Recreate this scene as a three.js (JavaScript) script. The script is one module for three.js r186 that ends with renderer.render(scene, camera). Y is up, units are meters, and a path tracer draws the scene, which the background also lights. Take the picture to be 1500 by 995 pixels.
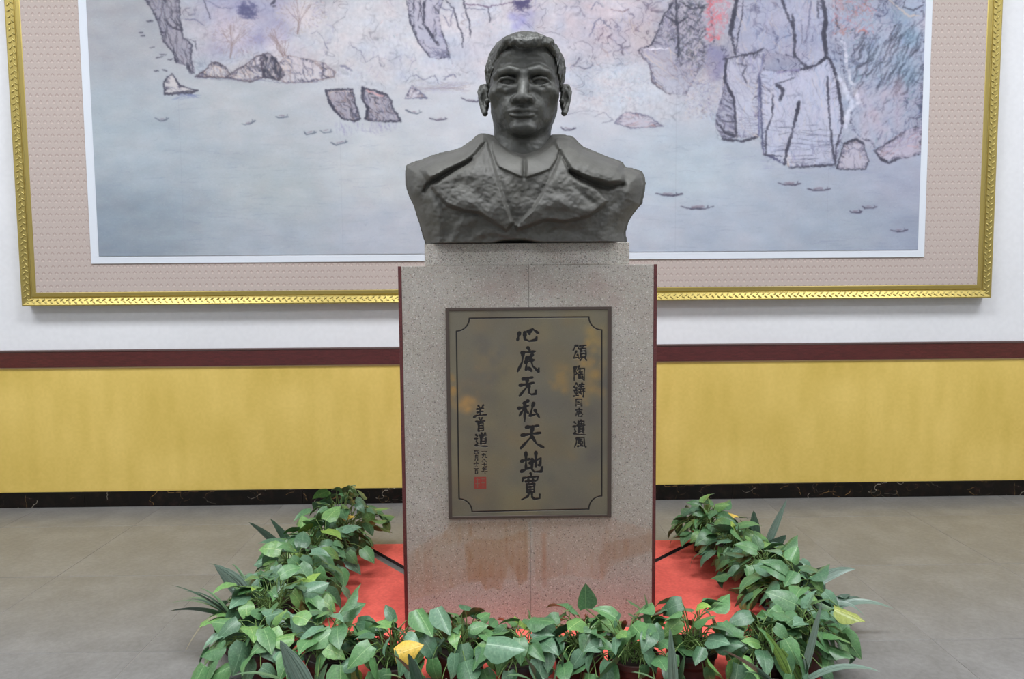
import * as THREE from 'three';
import { RoundedBoxGeometry } from 'three/addons/geometries/RoundedBoxGeometry.js';
import { mergeGeometries } from 'three/addons/utils/BufferGeometryUtils.js';
import { RectAreaLightUniformsLib } from 'three/addons/lights/RectAreaLightUniformsLib.js';
import { ImprovedNoise } from 'three/addons/math/ImprovedNoise.js';

/* ------------------------------------------------------------------ camera, light, exposure */
const scene = new THREE.Scene();
const F = 1102.4, PITCH = 0.0768, YAW = 0.0143, ROLL = 0.0085;
const camera = new THREE.PerspectiveCamera(2 * Math.atan(497.5 / F) * 180 / Math.PI, 1500 / 995, 0.05, 60);
camera.rotation.order = 'YXZ';
camera.position.set(0, 1.6, 0);
camera.rotation.set(-PITCH, -YAW, -ROLL);
const renderer = new THREE.WebGLRenderer({ antialias: true });
renderer.toneMapping = THREE.LinearToneMapping;
renderer.toneMappingExposure = 0.93;
renderer.shadowMap.enabled = true;
RectAreaLightUniformsLib.init();
scene.background = new THREE.Color(0.42, 0.46, 0.52);
const ADDED_LAMP = { color: new THREE.Color(0.965, 0.99, 1.035), nits: 13.5, glow: 4 };
const HALL = { x0: -7.5, x1: 7.5, z0: -5.388, z1: 5.5, h: 5.6 };

/* ------------------------------------------------------------------ helpers */
function rng(seed) { let a = seed | 0; return () => { a = (a + 0x6d2b79f5) | 0; let t = Math.imul(a ^ (a >>> 15), 1 | a); t = (t + Math.imul(t ^ (t >>> 7), 61 | t)) ^ t; return ((t ^ (t >>> 14)) >>> 0) / 4294967296; }; }
const noise = new ImprovedNoise();
const fbm = (x, y, z, o = 4) => { let s = 0, a = 0.5; for (let i = 0; i < o; i++) { s += a * noise.noise(x, y, z); x *= 2.03; y *= 2.03; z *= 2.03; a *= 0.5; } return s; };
const clamp = (x, a = 0, b = 1) => Math.min(b, Math.max(a, x));
const sstep = (a, b, x) => { const t = clamp((x - a) / (b - a)); return t * t * (3 - 2 * t); };
const lerp = (a, b, t) => a + (b - a) * t;
const names = new Map();
function numbered(n) { const k = names.get(n) ?? 0; names.set(n, k + 1); return k ? n + '_' + String(k).padStart(3, '0') : n; }
function shade(m) { m.castShadow = m.receiveShadow = true; return m; }
function mesh(name, geo, mat, parent = scene) {
  const m = shade(new THREE.Mesh(geo, mat)); m.name = parent === scene ? numbered(name) : name; parent.add(m); return m;
}
function part(name, geo, mat, parent) {
  const used = parent.userData_names ?? (parent.userData_names = new Map()); const k = used.get(name) ?? 0; used.set(name, k + 1);
  const m = shade(new THREE.Mesh(geo, mat)); m.name = k ? name + '_' + String(k).padStart(3, '0') : name; parent.add(m); return m;
}
function tag(o, label, category, group, kind) { Object.assign(o.userData, { label, category }); if (group) o.userData.group = group; if (kind) o.userData.kind = kind; return o; }
function thing(name, label, category, pos = [0, 0, 0], group) { const g = new THREE.Group(); g.name = numbered(name); g.position.set(...pos); scene.add(g); return tag(g, label, category, group); }
function struct(o) { o.userData.kind = 'structure'; return o; }
// a measured point of the picture turned into a point on the plane z = const or y = const
function ray(px, py) {
  let u = (px - 750) / F, v = (py - 497.5) / F; const cr = Math.cos(ROLL), sr = Math.sin(ROLL);
  [u, v] = [u * cr - v * sr, v * cr + u * sr];
  const cp = Math.cos(PITCH), sp = Math.sin(PITCH), cy = Math.cos(YAW), sy = Math.sin(YAW);
  const y = -v * cp - sp, d = cp - v * sp;
  return [u * cy + d * sy, y, -(d * cy - u * sy)];
}
function atZ(px, py, z) { const r = ray(px, py), t = z / r[2]; return [r[0] * t, 1.6 + r[1] * t, z]; }
const [cp, sp, cy, sy, cr, sr] = [PITCH, YAW, ROLL].flatMap((t) => [Math.cos(t), Math.sin(t)]);
function project(X, Y, Z) { // and the way back
  const y = Y - 1.6, x = X * cy + Z * sy, d0 = X * sy - Z * cy, d = d0 * cp - y * sp, h = y * cp + d0 * sp, u = x / d, v = -h / d;
  return [750 + F * (u * cr + v * sr), 497.5 + F * (v * cr - u * sr)];
}
// box with slightly rounded edges between two corners, uv in metres from world x,y (or z,y / x,z by face)
function box(x0, x1, y0, y1, z0, z1, r = 0.004, seg = 2) {
  const w = x1 - x0, h = y1 - y0, d = z1 - z0;
  const g = new RoundedBoxGeometry(w, h, d, seg, Math.min(r, w / 2.01, h / 2.01, d / 2.01));
  g.translate((x0 + x1) / 2, (y0 + y1) / 2, (z0 + z1) / 2);
  return metreUV(g);
}
function metreUV(g) {
  const p = g.attributes.position, n = g.attributes.normal, uv = new Float32Array(p.count * 2);
  for (let i = 0; i < p.count; i++) {
    const ax = Math.abs(n.getX(i)), ay = Math.abs(n.getY(i)), az = Math.abs(n.getZ(i));
    const [u, v] = az >= ax && az >= ay ? [p.getX(i), p.getY(i)] : ax >= ay ? [p.getZ(i), p.getY(i)] : [p.getX(i), p.getZ(i)];
    uv[i * 2] = u; uv[i * 2 + 1] = v;
  }
  g.setAttribute('uv', new THREE.BufferAttribute(uv, 2)); return g;
}
function canvasTex(w, h, draw, srgb = true, rep) {
  const c = document.createElement('canvas'); c.width = w; c.height = h; const g = c.getContext('2d'); draw(g, w, h);
  const t = new THREE.CanvasTexture(c); if (srgb) t.colorSpace = THREE.SRGBColorSpace; t.magFilter = THREE.LinearFilter;
  t.wrapS = t.wrapT = THREE.RepeatWrapping; if (rep) t.repeat.set(...rep); return t;
}
function dataTex(w, h, f, srgb = true, rep) { // f(x,y) -> [r,g,b] 0..255
  const d = new Uint8Array(w * h * 4);
  for (let y = 0; y < h; y++) for (let x = 0; x < w; x++) { const c = f(x, y), i = (y * w + x) * 4; d[i] = clamp(c[0], 0, 255); d[i + 1] = clamp(c[1], 0, 255); d[i + 2] = clamp(c[2], 0, 255); d[i + 3] = 255; }
  const t = new THREE.DataTexture(d, w, h); if (srgb) t.colorSpace = THREE.SRGBColorSpace; t.magFilter = THREE.LinearFilter; t.minFilter = THREE.LinearFilter;
  t.wrapS = t.wrapT = THREE.RepeatWrapping; if (rep) t.repeat.set(...rep); t.needsUpdate = true; return t;
}
// periodic value noise for tiling textures
function tileNoise(seed, n) {
  const r = rng(seed), g = Array.from({ length: n * n }, r);
  return (x, y) => { x = ((x % n) + n) % n; y = ((y % n) + n) % n; const i = x | 0, j = y | 0, u = x - i, v = y - j, s = u * u * (3 - 2 * u), t = v * v * (3 - 2 * v); const G = (a, b) => g[(b % n) * n + (a % n)]; return lerp(lerp(G(i, j), G(i + 1, j), s), lerp(G(i, j + 1), G(i + 1, j + 1), s), t); };
}
const std = (o) => new THREE.MeshStandardMaterial(o);
const phys = (o) => new THREE.MeshPhysicalMaterial(o);

/* ------------------------------------------------------------------ materials of the hall */
const n8 = tileNoise(3, 8), n32 = tileNoise(4, 32), n128 = tileNoise(5, 128);
const wallTex = dataTex(256, 256, (x, y) => { const k = (n8(x / 32, y / 32) - 0.5) * 5 + (n128(x / 2, y / 2) - 0.5) * 5; return [226 + k, 227 + k, 230 + k]; }, true, [0.4, 0.4]);
const wallWhite = std({ map: wallTex, roughness: 0.85 });
const yellowTex = dataTex(512, 512, (x, y) => { const k = (n8(x / 64, y / 64) - 0.5) * 12 + (n32(x / 16, y / 64) - 0.5) * 9 + (n128(x / 4, y / 4) - 0.5) * 6; return [219 + k, 190 + k * 0.95, 98 + k * 1.1]; }, true, [0.5, 0.5]);
const wallYellow = std({ map: yellowTex, roughness: 0.62 });
const maroonTex = dataTex(512, 128, (x, y) => { const k = (n32(x / 16, y / 4) - 0.5) * 18 + (n128(x / 4, y) - 0.5) * 16; return [82 + k, 33 + k * 0.5, 32 + k * 0.5]; }, true, [0.8, 4]);
const maroonWood = phys({ map: maroonTex, roughness: 0.35, clearcoat: 0.15, clearcoatRoughness: 0.3 });
const darkEdge = std({ color: '#5d4a47', roughness: 0.5 });
const paleStrip = std({ color: '#d6b789', roughness: 0.6 });
const floorBase = std({ color: '#8f8b84', roughness: 0.7 });
function tileTexture(seed) {
  const r = rng(seed), a = tileNoise(seed * 7 + 1, 8), b = tileNoise(seed * 7 + 2, 64), ox = r() * 8, oy = r() * 8, t = (r() - 0.5) * 8;
  return dataTex(256, 256, (x, y) => { const k = t + (a(x / 32 + ox, y / 32 + oy) - 0.5) * 14 + (b(x / 4, y / 4) - 0.5) * 12 + (r() - 0.5) * 8; return [124 + k, 123 + k, 121 + k]; });
}
const tileMats = [1, 2, 3, 4].map((s) => phys({ map: tileTexture(s), roughness: 0.3, clearcoat: 0.15, clearcoatRoughness: 0.22, specularIntensity: 0.9 }));
const marbleTex = canvasTex(2048, 128, (g, w, h) => {
  const r = rng(77); g.fillStyle = '#0e0b09'; g.fillRect(0, 0, w, h);
  for (let i = 0; i < 700; i++) { g.fillStyle = `rgba(${60 + r() * 40},${45 + r() * 25},${35 + r() * 20},${r() * 0.14})`; g.beginPath(); g.ellipse(r() * w, r() * h, 3 + r() * 22, 2 + r() * 9, r() * 3, 0, 7); g.fill(); }
  for (let i = 0; i < 90; i++) { // broken pale and golden veins
    let x = r() * w, y = r() * h, a = r() * 6.3; const gold = r() < 0.5;
    g.strokeStyle = gold ? `rgba(176,138,84,${0.25 + r() * 0.5})` : `rgba(205,196,178,${0.2 + r() * 0.55})`;
    const n = 3 + r() * 12; for (let k = 0; k < n; k++) { a += (r() - 0.5) * 1.8; const x2 = x + Math.cos(a) * (4 + r() * 10), y2 = y + Math.sin(a) * (3 + r() * 7); g.lineWidth = 0.5 + r() * 2.6; g.beginPath(); g.moveTo(x, y); g.lineTo(x2, y2); g.stroke(); x = x2; y = y2; }
  }
});
const blackMarble = phys({ map: marbleTex, roughness: 0.3, specularIntensity: 0.5 });

/* ------------------------------------------------------------------ the hall */
{
  const { x0, x1, z0, z1, h } = HALL;
  const floor = struct(mesh('floor', box(x0 - 0.3, x1 + 0.3, -0.25, -0.0016, z0 - 0.3, z1 + 0.3, 0.002, 1), floorBase));
  const T = 0.8716, G = 0.0028, zr = -4.0684 - T, xr = -2.4604;
  const full = box(-T / 2 + G / 2, T / 2 - G / 2, -0.02, 0, -T / 2 + G / 2, T / 2 - G / 2, 0.0016, 1);
  { const p = full.attributes.position, uv = full.attributes.uv; for (let i = 0; i < p.count; i++) uv.setXY(i, p.getX(i) / T + 0.5, p.getZ(i) / T + 0.5); }
  const r = rng(9), rest = [];
  for (let j = -1; zr + j * T < z1; j++) for (let i = -6; xr + i * T < x1; i++) {
    const xa = Math.max(xr + i * T, x0), xb = Math.min(xr + (i + 1) * T, x1), za = Math.max(zr + j * T, z0), zb = Math.min(zr + (j + 1) * T, z1);
    if (xb - xa < 0.02 || zb - za < 0.02) { r(); continue; }
    const cut = xb - xa < T - 0.01 || zb - za < T - 0.01, cx = (xa + xb) / 2, cz = (za + zb) / 2;
    let g = full;
    if (cut) { const cx0 = xr + (i + 0.5) * T, cz0 = zr + (j + 0.5) * T; g = box(xa - cx + G / 2, xb - cx - G / 2, -0.02, 0, za - cz + G / 2, zb - cz - G / 2, 0.0016, 1); const p = g.attributes.position, uv = g.attributes.uv; for (let k = 0; k < p.count; k++) uv.setXY(k, (p.getX(k) + cx - cx0) / T + 0.5, (p.getZ(k) + cz - cz0) / T + 0.5); }
    const m = tileMats[(r() * 4) | 0];
    if (cz < -1.2 && Math.abs(cx) < 6) { const t = part('floor_tile', g, m, floor); t.position.set(cx, (r() - 0.5) * 0.0006, cz); }
    else rest.push(g.clone().translate(cx, 0, cz));
  }
  part('floor_tiles_behind', mergeGeometries(rest), tileMats[0], floor).userData.kind = 'stuff';
  const back = struct(mesh('wall_back', box(x0 - 0.3, x1 + 0.3, -0.01, h + 0.3, z0 - 0.3, z0, 0.002, 1), wallWhite));
  part('yellow_dado', box(x0, x1, 0.112, 1.012, z0 - 0.01, z0 + 0.004, 0.001, 1), wallYellow, back);
  const rail = struct(mesh('trim_1', box(x0, x1, 1.018, 1.136, z0, z0 + 0.022, 0.003, 2), maroonWood));
  part('rail_cap', box(x0, x1, 1.128, 1.142, z0, z0 + 0.027, 0.004, 2), darkEdge, rail);
  part('rail_underline', box(x0, x1, 1.008, 1.019, z0, z0 + 0.012, 0.002, 1), paleStrip, rail);
  // baseboard of long polished slabs
  const base = struct(new THREE.Group()); base.name = 'baseboard_back'; scene.add(base);
  const cuts = [x0, -6.1, -4.55, -3.02, -1.45, 0.1, 1.68, 3.28, 4.9, 6.4, x1];
  for (let i = 0; i + 1 < cuts.length; i++) {
    const g = box(cuts[i] + 0.0008, cuts[i + 1] - 0.0008, 0.001, 0.112, z0, z0 + 0.014, 0.0015, 1), p = g.attributes.position, uv = g.attributes.uv;
    for (let k = 0; k < p.count; k++) uv.setXY(k, (p.getX(k) - x0) / 3.6, p.getY(k) / 0.225);
    part('marble_slab', g, blackMarble, base);
  }
  struct(mesh('wall_left', box(x0 - 0.3, x0, -0.01, h + 0.3, z0, z1 + 0.3, 0.002, 1), wallWhite));
  struct(mesh('wall_right', box(x1, x1 + 0.3, -0.01, h + 0.3, z0, z1 + 0.3, 0.002, 1), wallWhite));
  for (const [w, x, d] of [['wall_left', x0, 1], ['wall_right', x1, -1]]) { // the dado, rail and baseboard run on along the side walls
    const wall = scene.getObjectByName(w), b2 = (y0, y1, t) => box(Math.min(x, x + d * t), Math.max(x, x + d * t), y0, y1, z0 + 0.03, z1 - 0.002, 0.001, 1);
    part('yellow_dado', b2(0.112, 1.012, 0.004), wallYellow, wall); part('dado_rail', b2(1.018, 1.136, 0.022), maroonWood, wall); part('rail_cap', b2(1.1365, 1.143, 0.026), darkEdge, wall); part('rail_underline', b2(1.0125, 1.0175, 0.012), paleStrip, wall); part('marble_baseboard', b2(0.001, 0.1115, 0.014), blackMarble, wall);
  }
  // entrance wall behind the camera, with a wide doorway to the daylight
  const front = struct(mesh('wall_front', mergeGeometries([
    box(x0, -2.6, -0.01, h + 0.3, z1, z1 + 0.3, 0.002, 1), box(2.6, x1, -0.01, h + 0.3, z1, z1 + 0.3, 0.002, 1), box(-2.6, 2.6, 3.2, h + 0.3, z1, z1 + 0.3, 0.002, 1)]), wallWhite));
  const ceil = struct(mesh('ceiling', box(x0 - 0.3, x1 + 0.3, h, h + 0.3, z0, z1 + 0.3, 0.002, 1), wallWhite));
  // unseen ceiling light panels, added to light the hall from above
  const addedLampGlow = std({ color: '#f4f7fa', emissive: ADDED_LAMP.color, emissiveIntensity: ADDED_LAMP.glow, roughness: 0.6 }), addedLampRim = std({ color: '#dfe2e4', roughness: 0.5, metalness: 0.2 });
  const spots = [[-4.4, -2.3], [0, -2.3], [4.4, -2.3], [-4.4, 1.6], [0, 1.6], [4.4, 1.6]];
  const where = ['above the left part of the painting', 'above the bust and its pedestal', 'above the right part of the painting', 'behind the camera on the left', 'above the visitor in mid hall', 'behind the camera on the right'];
  spots.forEach(([x, z], i) => {
    const L = 2.6, W = 1.3;
    const g = thing('added_ceiling_lamp', 'added white rectangular ceiling light panel ' + where[i], 'ceiling lamp', [x, h, z], 'added ceiling light panels');
    part('rim', mergeGeometries([box(-L / 2 - 0.05, L / 2 + 0.05, -0.07, -0.0005, -W / 2 - 0.05, -W / 2), box(-L / 2 - 0.05, L / 2 + 0.05, -0.07, -0.0005, W / 2, W / 2 + 0.05), box(-L / 2 - 0.05, -L / 2, -0.07, -0.0005, -W / 2, W / 2), box(L / 2, L / 2 + 0.05, -0.07, -0.0005, -W / 2, W / 2)]), addedLampRim, g);
    part('added_light_diffuser', box(-L / 2 + 0.001, L / 2 - 0.001, -0.05, -0.002, -W / 2 + 0.001, W / 2 - 0.001), addedLampGlow, g);
    const l = new THREE.RectAreaLight(ADDED_LAMP.color, ADDED_LAMP.nits * (z > 0 ? 0.3 : 1.06), L, W); l.position.set(0, -0.055, 0); l.rotation.x = -Math.PI / 2; l.castShadow = true; l.name = 'added_panel_light'; g.add(l);
  });
}

/* ------------------------------------------------------------------ framed landscape painting */
const ART = { x0: -2.79, x1: 2.945, y0: 1.8, y1: 4.5, z: -5.3 };
function drawLandscape(g, W, H) {
  const R = rng(2024);
  const k = W / (ART.x1 - ART.x0), S = 1.02 * k / 207; // canvas pixels per measured pixel
  const P = ([x, y]) => { const q = noise.noise(x / 10, y / 10, 1.5) * 4 + noise.noise(x / 4.5, y / 4.5, 4.5) * 1.6, w = noise.noise(x / 11, y / 9, 9.5) * 4 + noise.noise(x / 4.5, y / 4.5, 7.5) * 1.4; x += q; y += y > 255 ? w * 0.3 : w; const a = atZ(x, y, ART.z); return [(a[0] - ART.x0) * k, (ART.y1 - a[1]) * k]; };
  const jit = (a) => (R() - 0.5) * 2 * a;
  const path = (pts) => { g.beginPath(); pts.forEach((p, i) => { const q = P(p); i ? g.lineTo(q[0], q[1]) : g.moveTo(q[0], q[1]); }); g.closePath(); };
  const rgb = (c, a) => `rgba(${c[0] | 0},${c[1] | 0},${c[2] | 0},${a})`;
  // a soft round blot
  function blot(x, y, rx, ry, c, a) {
    const [u, v] = P([x, y]); g.save(); g.translate(u, v); g.scale(rx * S, ry * S);
    const gr = g.createRadialGradient(0, 0, 0, 0, 0, 1); gr.addColorStop(0, rgb(c, a)); gr.addColorStop(0.55, rgb(c, a * 0.55)); gr.addColorStop(1, rgb(c, 0));
    g.fillStyle = gr; g.beginPath(); g.arc(0, 0, 1, 0, 7); g.fill(); g.restore();
  }
  // a brush line with changing width and broken ink
  function ink(pts, w, c = [58, 58, 74], a = 0.8, rough = 0.9) {
    for (let i = 0; i + 1 < pts.length; i++) {
      const [x0, y0] = P(pts[i]), [x1, y1] = P(pts[i + 1]), L = Math.hypot(x1 - x0, y1 - y0), n = Math.max(2, Math.ceil(L / (2.2 * S)));
      let px = x0, py = y0;
      for (let s = 1; s <= n; s++) {
        const t = s / n, x = lerp(x0, x1, t) + jit(rough * S), y = lerp(y0, y1, t) + jit(rough * S);
        const press = 0.5 + 0.5 * noise.noise(x / 17 / S, y / 17 / S, w); g.strokeStyle = rgb(c, a * (0.3 + press * 0.5 + R() * 0.25)); g.lineWidth = Math.max(0.6, w * S * (0.35 + press * 0.9 + R() * 0.5)); g.lineCap = 'round';
        g.beginPath(); g.moveTo(px, py); g.lineTo(x, y); g.stroke(); px = x; py = y;
      }
    }
  }
  function fill(pts, c, a) { path(pts); g.fillStyle = rgb(c, a * 0.62); g.fill(); rake(pts, 0.45, [70, 68, 90]); }
  // short strokes running in from an outline, as the side of a brush leaves them
  function rake(pts, a, c) {
    const cx = pts.reduce((q, p) => q + p[0], 0) / pts.length, cy = pts.reduce((q, p) => q + p[1], 0) / pts.length;
    g.save(); path(pts); g.clip();
    for (let i = 0; i < pts.length; i++) { const p = pts[i], q = pts[(i + 1) % pts.length], L = Math.hypot(q[0] - p[0], q[1] - p[1]); for (let k = 0; k < L / 1.3; k++) { const t = R(), x = lerp(p[0], q[0], t), y = lerp(p[1], q[1], t), l = (2 + R() * R() * 22) * (0.4 + 1.2 * Math.max(0, noise.noise(x / 14, y / 14, 5))), d = Math.hypot(cx - x, cy - y) || 1, ax = (cx - x) / d * l + jit(3), ay = (cy - y) / d * l * 0.6 + R() * l * 0.7; ink([[x, y], [x + ax * 0.5 + jit(1.2), y + ay * 0.5 + jit(1.2)], [x + ax, y + ay]], 0.8 + R() * 1.1, R() < 0.4 ? INK : c, a * (0.25 + R() * 0.6), 0.5); } }
    g.restore();
  }
  // texture strokes inside an outline
  function strokes(pts, n, ang, spread, len, w, cols, a) {
    const xs = pts.map((p) => p[0]), ys = pts.map((p) => p[1]), x0 = Math.min(...xs), x1 = Math.max(...xs), y0 = Math.min(...ys), y1 = Math.max(...ys);
    g.save(); path(pts); g.clip();
    for (let i = 0; i < n; i++) {
      let x = lerp(x0, x1, R()), y = lerp(y0, y1, R()), t = ang + jit(spread); const l = len * (0.4 + R()), line = [[x, y]];
      for (let s = 0; s < 4; s++) { t += jit(0.35); x += Math.cos(t) * l / 4; y += Math.sin(t) * l / 4; line.push([x, y]); }
      const c = cols[(R() * cols.length) | 0]; ink(line, w * (0.4 + R()), c, a * (0.3 + R() * 0.7), 0.5);
    }
    g.restore();
  }
  const INK = [52, 52, 68], MID = [104, 104, 128], LIL = [146, 142, 176], BLUE = [132, 152, 186], ROSE = [206, 160, 160], SAND = [204, 184, 170], TEAL = [110, 140, 150], WARM = [138, 120, 120], WHITE = [236, 232, 240];
  // paper, water and washes: colours laid in by eye at a few places and run into one another, with the mottling of wet paper and, on land, wandering contours of dry ink
  const TONES = [[175, 40, 174, 177, 187], [150, 190, 178, 190, 203], [220, 230, 180, 192, 206], [200, 318, 152, 166, 182], [150, 360, 146, 160, 178], [405, 280, 186, 195, 204], [400, 360, 178, 188, 204], [565, 250, 206, 211, 220], [560, 350, 192, 198, 214], [530, 50, 212, 211, 222], [350, 150, 190, 196, 206], [350, 30, 196, 192, 208], [720, 60, 212, 210, 224], [700, 180, 208, 212, 224], [910, 125, 208, 212, 226], [900, 40, 212, 202, 216], [1000, 255, 192, 205, 221], [930, 330, 196, 204, 222], [1240, 335, 174, 185, 205], [1340, 260, 176, 182, 206], [1340, 350, 162, 172, 196], [1290, 110, 176, 182, 206], [1150, 60, 176, 178, 204], [1010, 60, 180, 176, 192], [1040, 340, 186, 196, 216]];
  const SHORE = [[0, -400], [205, -400], [212, 0], [262, 92], [286, 112], [420, 118], [500, 122], [600, 132], [720, 122], [830, 160], [900, 176], [980, 182], [1036, 170], [1052, 205], [1112, 206], [1124, 238], [1222, 242], [1236, 204], [1280, 214], [1360, 226]];
  const shoreAt = (x) => { for (let i = 1; i < SHORE.length; i++) if (x <= SHORE[i][0]) return lerp(SHORE[i - 1][1], SHORE[i][1], (x - SHORE[i - 1][0]) / (SHORE[i][0] - SHORE[i - 1][0])); return 226; };
  {
    const D = new Uint8ClampedArray(W * H * 4), GX = 128, GY = 64, grid = new Float32Array((GX + 1) * (GY + 1) * 5);
    for (let j = 0; j <= GY; j++) for (let i = 0; i <= GX; i++) {
      const [x, y] = project(ART.x0 + (i / GX) * (ART.x1 - ART.x0), ART.y1 - (j / GY) * (ART.y1 - ART.y0), ART.z), c = [0, 0, 0]; let w = 0;
      for (const t of TONES) { const q = 1 / Math.pow((x - t[0]) ** 2 + ((y - t[1]) * 1.4) ** 2 + 500, 1.6); w += q; for (let k = 0; k < 3; k++) c[k] += q * t[2 + k]; }
      grid.set([c[0] / w, c[1] / w, c[2] / w, x, y], (j * (GX + 1) + i) * 5);
    }
    for (let v = 0; v < H; v++) for (let u = 0; u < W; u++) {
      const gx = u / W * GX, gy = v / H * GY, i = gx | 0, j = gy | 0, fx = gx - i, fy = gy - j, b = (j * (GX + 1) + i) * 5, L = (GX + 1) * 5, G = (k) => lerp(lerp(grid[b + k], grid[b + 5 + k], fx), lerp(grid[b + L + k], grid[b + L + 5 + k], fx), fy);
      const x = G(3), y = G(4), land = sstep(10, -8, y - shoreAt(x)) * (0.75 + 0.25 * sstep(1000, 1240, x));
      const n1 = fbm(x / 46, y / (land > 0.5 ? 40 : 24), 1.1, 3), n2 = fbm(x / 30 + 9, y / 22, 4.7, 3), n3 = noise.noise(x / 5, y / (land > 0.5 ? 6 : 2.2), 8.2), n4 = noise.noise(x / 2.3, y / 2.3, 3.1);
      let k = n1 * 16 + n3 * (3 + 11 * land) + n4 * (3 + 5 * land), warm = n2 * (10 + 20 * land);
      if (land > 0.02) {
        const wx = x + n2 * 26, wy = y + n1 * 22, c1 = Math.abs(fbm(wx / 26, wy / 38, 6.4, 3)), c2 = Math.abs(fbm(wx / 11 + 4, wy / 16, 2.9, 2)), patch = sstep(-0.12, 0.2, fbm(x / 70, y / 60, 12.5, 2));
        const line = sstep(0.035, 0, c1) * 84 * (0.3 + 0.7 * patch) + sstep(0.05, 0, c2) * 58 * patch * sstep(-0.4, 0.4, n3); k -= line * land; k -= (patch * 13 - 3) * land;
      }
      const o = (v * W + u) * 4; D[o] = G(0) * 0.915 + k + warm * 0.5; D[o + 1] = G(1) * 0.91 + k - Math.abs(warm) * 0.08; D[o + 2] = G(2) * 0.89 + k * 0.92 - warm * 0.3; D[o + 3] = 255;
    }
    g.putImageData(new ImageData(D, W, H), 0, 0);
  }
  for (let i = 0; i < 120; i++) { const c = [ROSE, LIL, SAND, BLUE, WHITE, WHITE][(R() * 6) | 0]; blot(290 + R() * 760, -260 + R() * 370, 10 + R() * 35, 8 + R() * 24, c, 0.08 + R() * 0.14); }
  // faint ripples
  for (let i = 0; i < 620; i++) { const x = 136 + R() * 1210, y = 150 + Math.pow(R(), 0.7) * 222, l = 5 + R() * 34; if (x > 480 && x < 1000 && y < 190 || x > 1030 && y < 235) continue; ink([[x, y], [x + l / 2, y + jit(1.6)], [x + l, y + jit(2.2)]], 0.5 + R() * 0.5, [118, 126, 152], 0.1 + R() * 0.16, 0.3); }
  for (let i = 0; i < 200; i++) { const x = 136 + R() * 620, y = 240 + R() * 130, l = 5 + R() * 30; ink([[x, y], [x + l, y + jit(2)]], 0.8, [112, 124, 146], 0.12, 0.3); }
  // fine stipple of foliage over the far shore
  for (let i = 0; i < 3600; i++) { const x = 290 + R() * 770, y = -230 + R() * 345; const n = fbm(x / 60, y / 50, 3.3, 3); if (n < 0.02) continue; const c = [WARM, LIL, MID, ROSE, TEAL, LIL][(R() * 6) | 0]; ink([[x, y], [x + jit(3), y + jit(3.4)]], 0.7 + R() * 0.5, c, 0.16 + R() * 0.25, 0.4); }
  for (let i = 0; i < 240; i++) { let x = 300 + R() * 740, y = -200 + R() * 310; const n = fbm(x / 60, y / 50, 3.3, 3); if (n < 0) continue; const l = [[x, y]]; let t = R() * 6.3; for (let s = 0; s < 6; s++) { t += jit(0.9); x += Math.cos(t) * 4; y += Math.sin(t) * 3; l.push([x, y]); } ink(l, 0.6 + R() * 0.9, [MID, LIL, WARM][(R() * 3) | 0], 0.3, 0.5); }
  // cliff at the left
  const cliffA = [[150, -260], [170, -150], [196, -60], [214, 0], [226.6, 20], [234.6, 44], [240.6, 62], [252.7, 78], [259, 92], [274, 98], [281, 108], [286, 104], [279, 86], [279, 66], [269, 56], [265, 26], [261, 0], [256, -80], [262, -260]];
  fill(cliffA, [138, 134, 148], 1); strokes(cliffA, 620, 1.25, 0.35, 22, 1.3, [INK, MID, [90, 84, 96]], 0.6); strokes(cliffA, 150, 1.2, 0.5, 26, 2.2, [INK], 0.6);
  ink(cliffA.slice(2, 9), 1.8, INK, 0.75); ink([[258, -60], [261, 0], [265, 26], [269, 56], [279, 66], [278, 86], [284, 106]], 2, INK, 0.75); ink([[236, 0], [242, 30], [250, 60], [262, 90]], 1.4, INK, 0.55);
  ink([[273, 92], [279, 106]], 5, INK, 0.6); ink([[269, 56], [284, 62], [288, 74]], 1.6, INK, 0.5);
  for (const [x, y] of [[217, 31], [206, 48], [210, 53], [223, 69], [239, 77], [234, 83], [248, 88], [229, 104], [239, 101]]) ink([[x - 3, y], [x + 4, y + jit(1)]], 1.6, INK, 0.7);
  // far slope behind it
  for (let i = 0; i < 90; i++) blot(300 + R() * 130, -60 + R() * 130, 10 + R() * 22, 6 + R() * 16, [128, 130, 170], 0.14);
  ink([[297, 0], [304, 18], [309, 30]], 1.6, INK, 0.6); ink([[300, 0], [322, 10], [340, 12]], 1.5, MID, 0.6); ink([[272, 26], [286, 30], [298, 38]], 1.6, MID, 0.7);
  for (let i = 0; i < 40; i++) ink([[362 + jit(14), 14 + jit(12)], [366 + jit(14), 16 + jit(12)]], 2.4, [84, 84, 120], 0.35);
  ink([[398, 7], [404, 3]], 3, INK, 0.8); ink([[400, 10], [404, 9]], 2.5, INK, 0.7);
  // round blossoming trees
  function tree(cx, cy, rx, ry, trunk, c, n) {
    blot(cx, cy, rx * 1.1, ry * 1.1, [222, 206, 206], 0.5);
    for (let i = 0; i < n; i++) { const t = R() * 6.3, q = Math.sqrt(R()), x = cx + Math.cos(t) * rx * q, y = cy + Math.sin(t) * ry * q; ink([[x, y], [x + Math.cos(t) * 3 + jit(1.5), y + Math.sin(t) * 3 + jit(1.5)]], 0.8, [c, LIL, WARM][(R() * 3) | 0], 0.42, 0.3); }
    for (let i = 0; i < 9; i++) { const t = -1.57 + jit(1.1); ink([trunk, [lerp(trunk[0], cx, 0.6) + jit(3), lerp(trunk[1], cy, 0.6)], [cx + Math.cos(t) * rx * 0.7, cy + Math.sin(t) * ry * 0.7]], 0.9, WARM, 0.6, 0.5); }
  }
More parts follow.
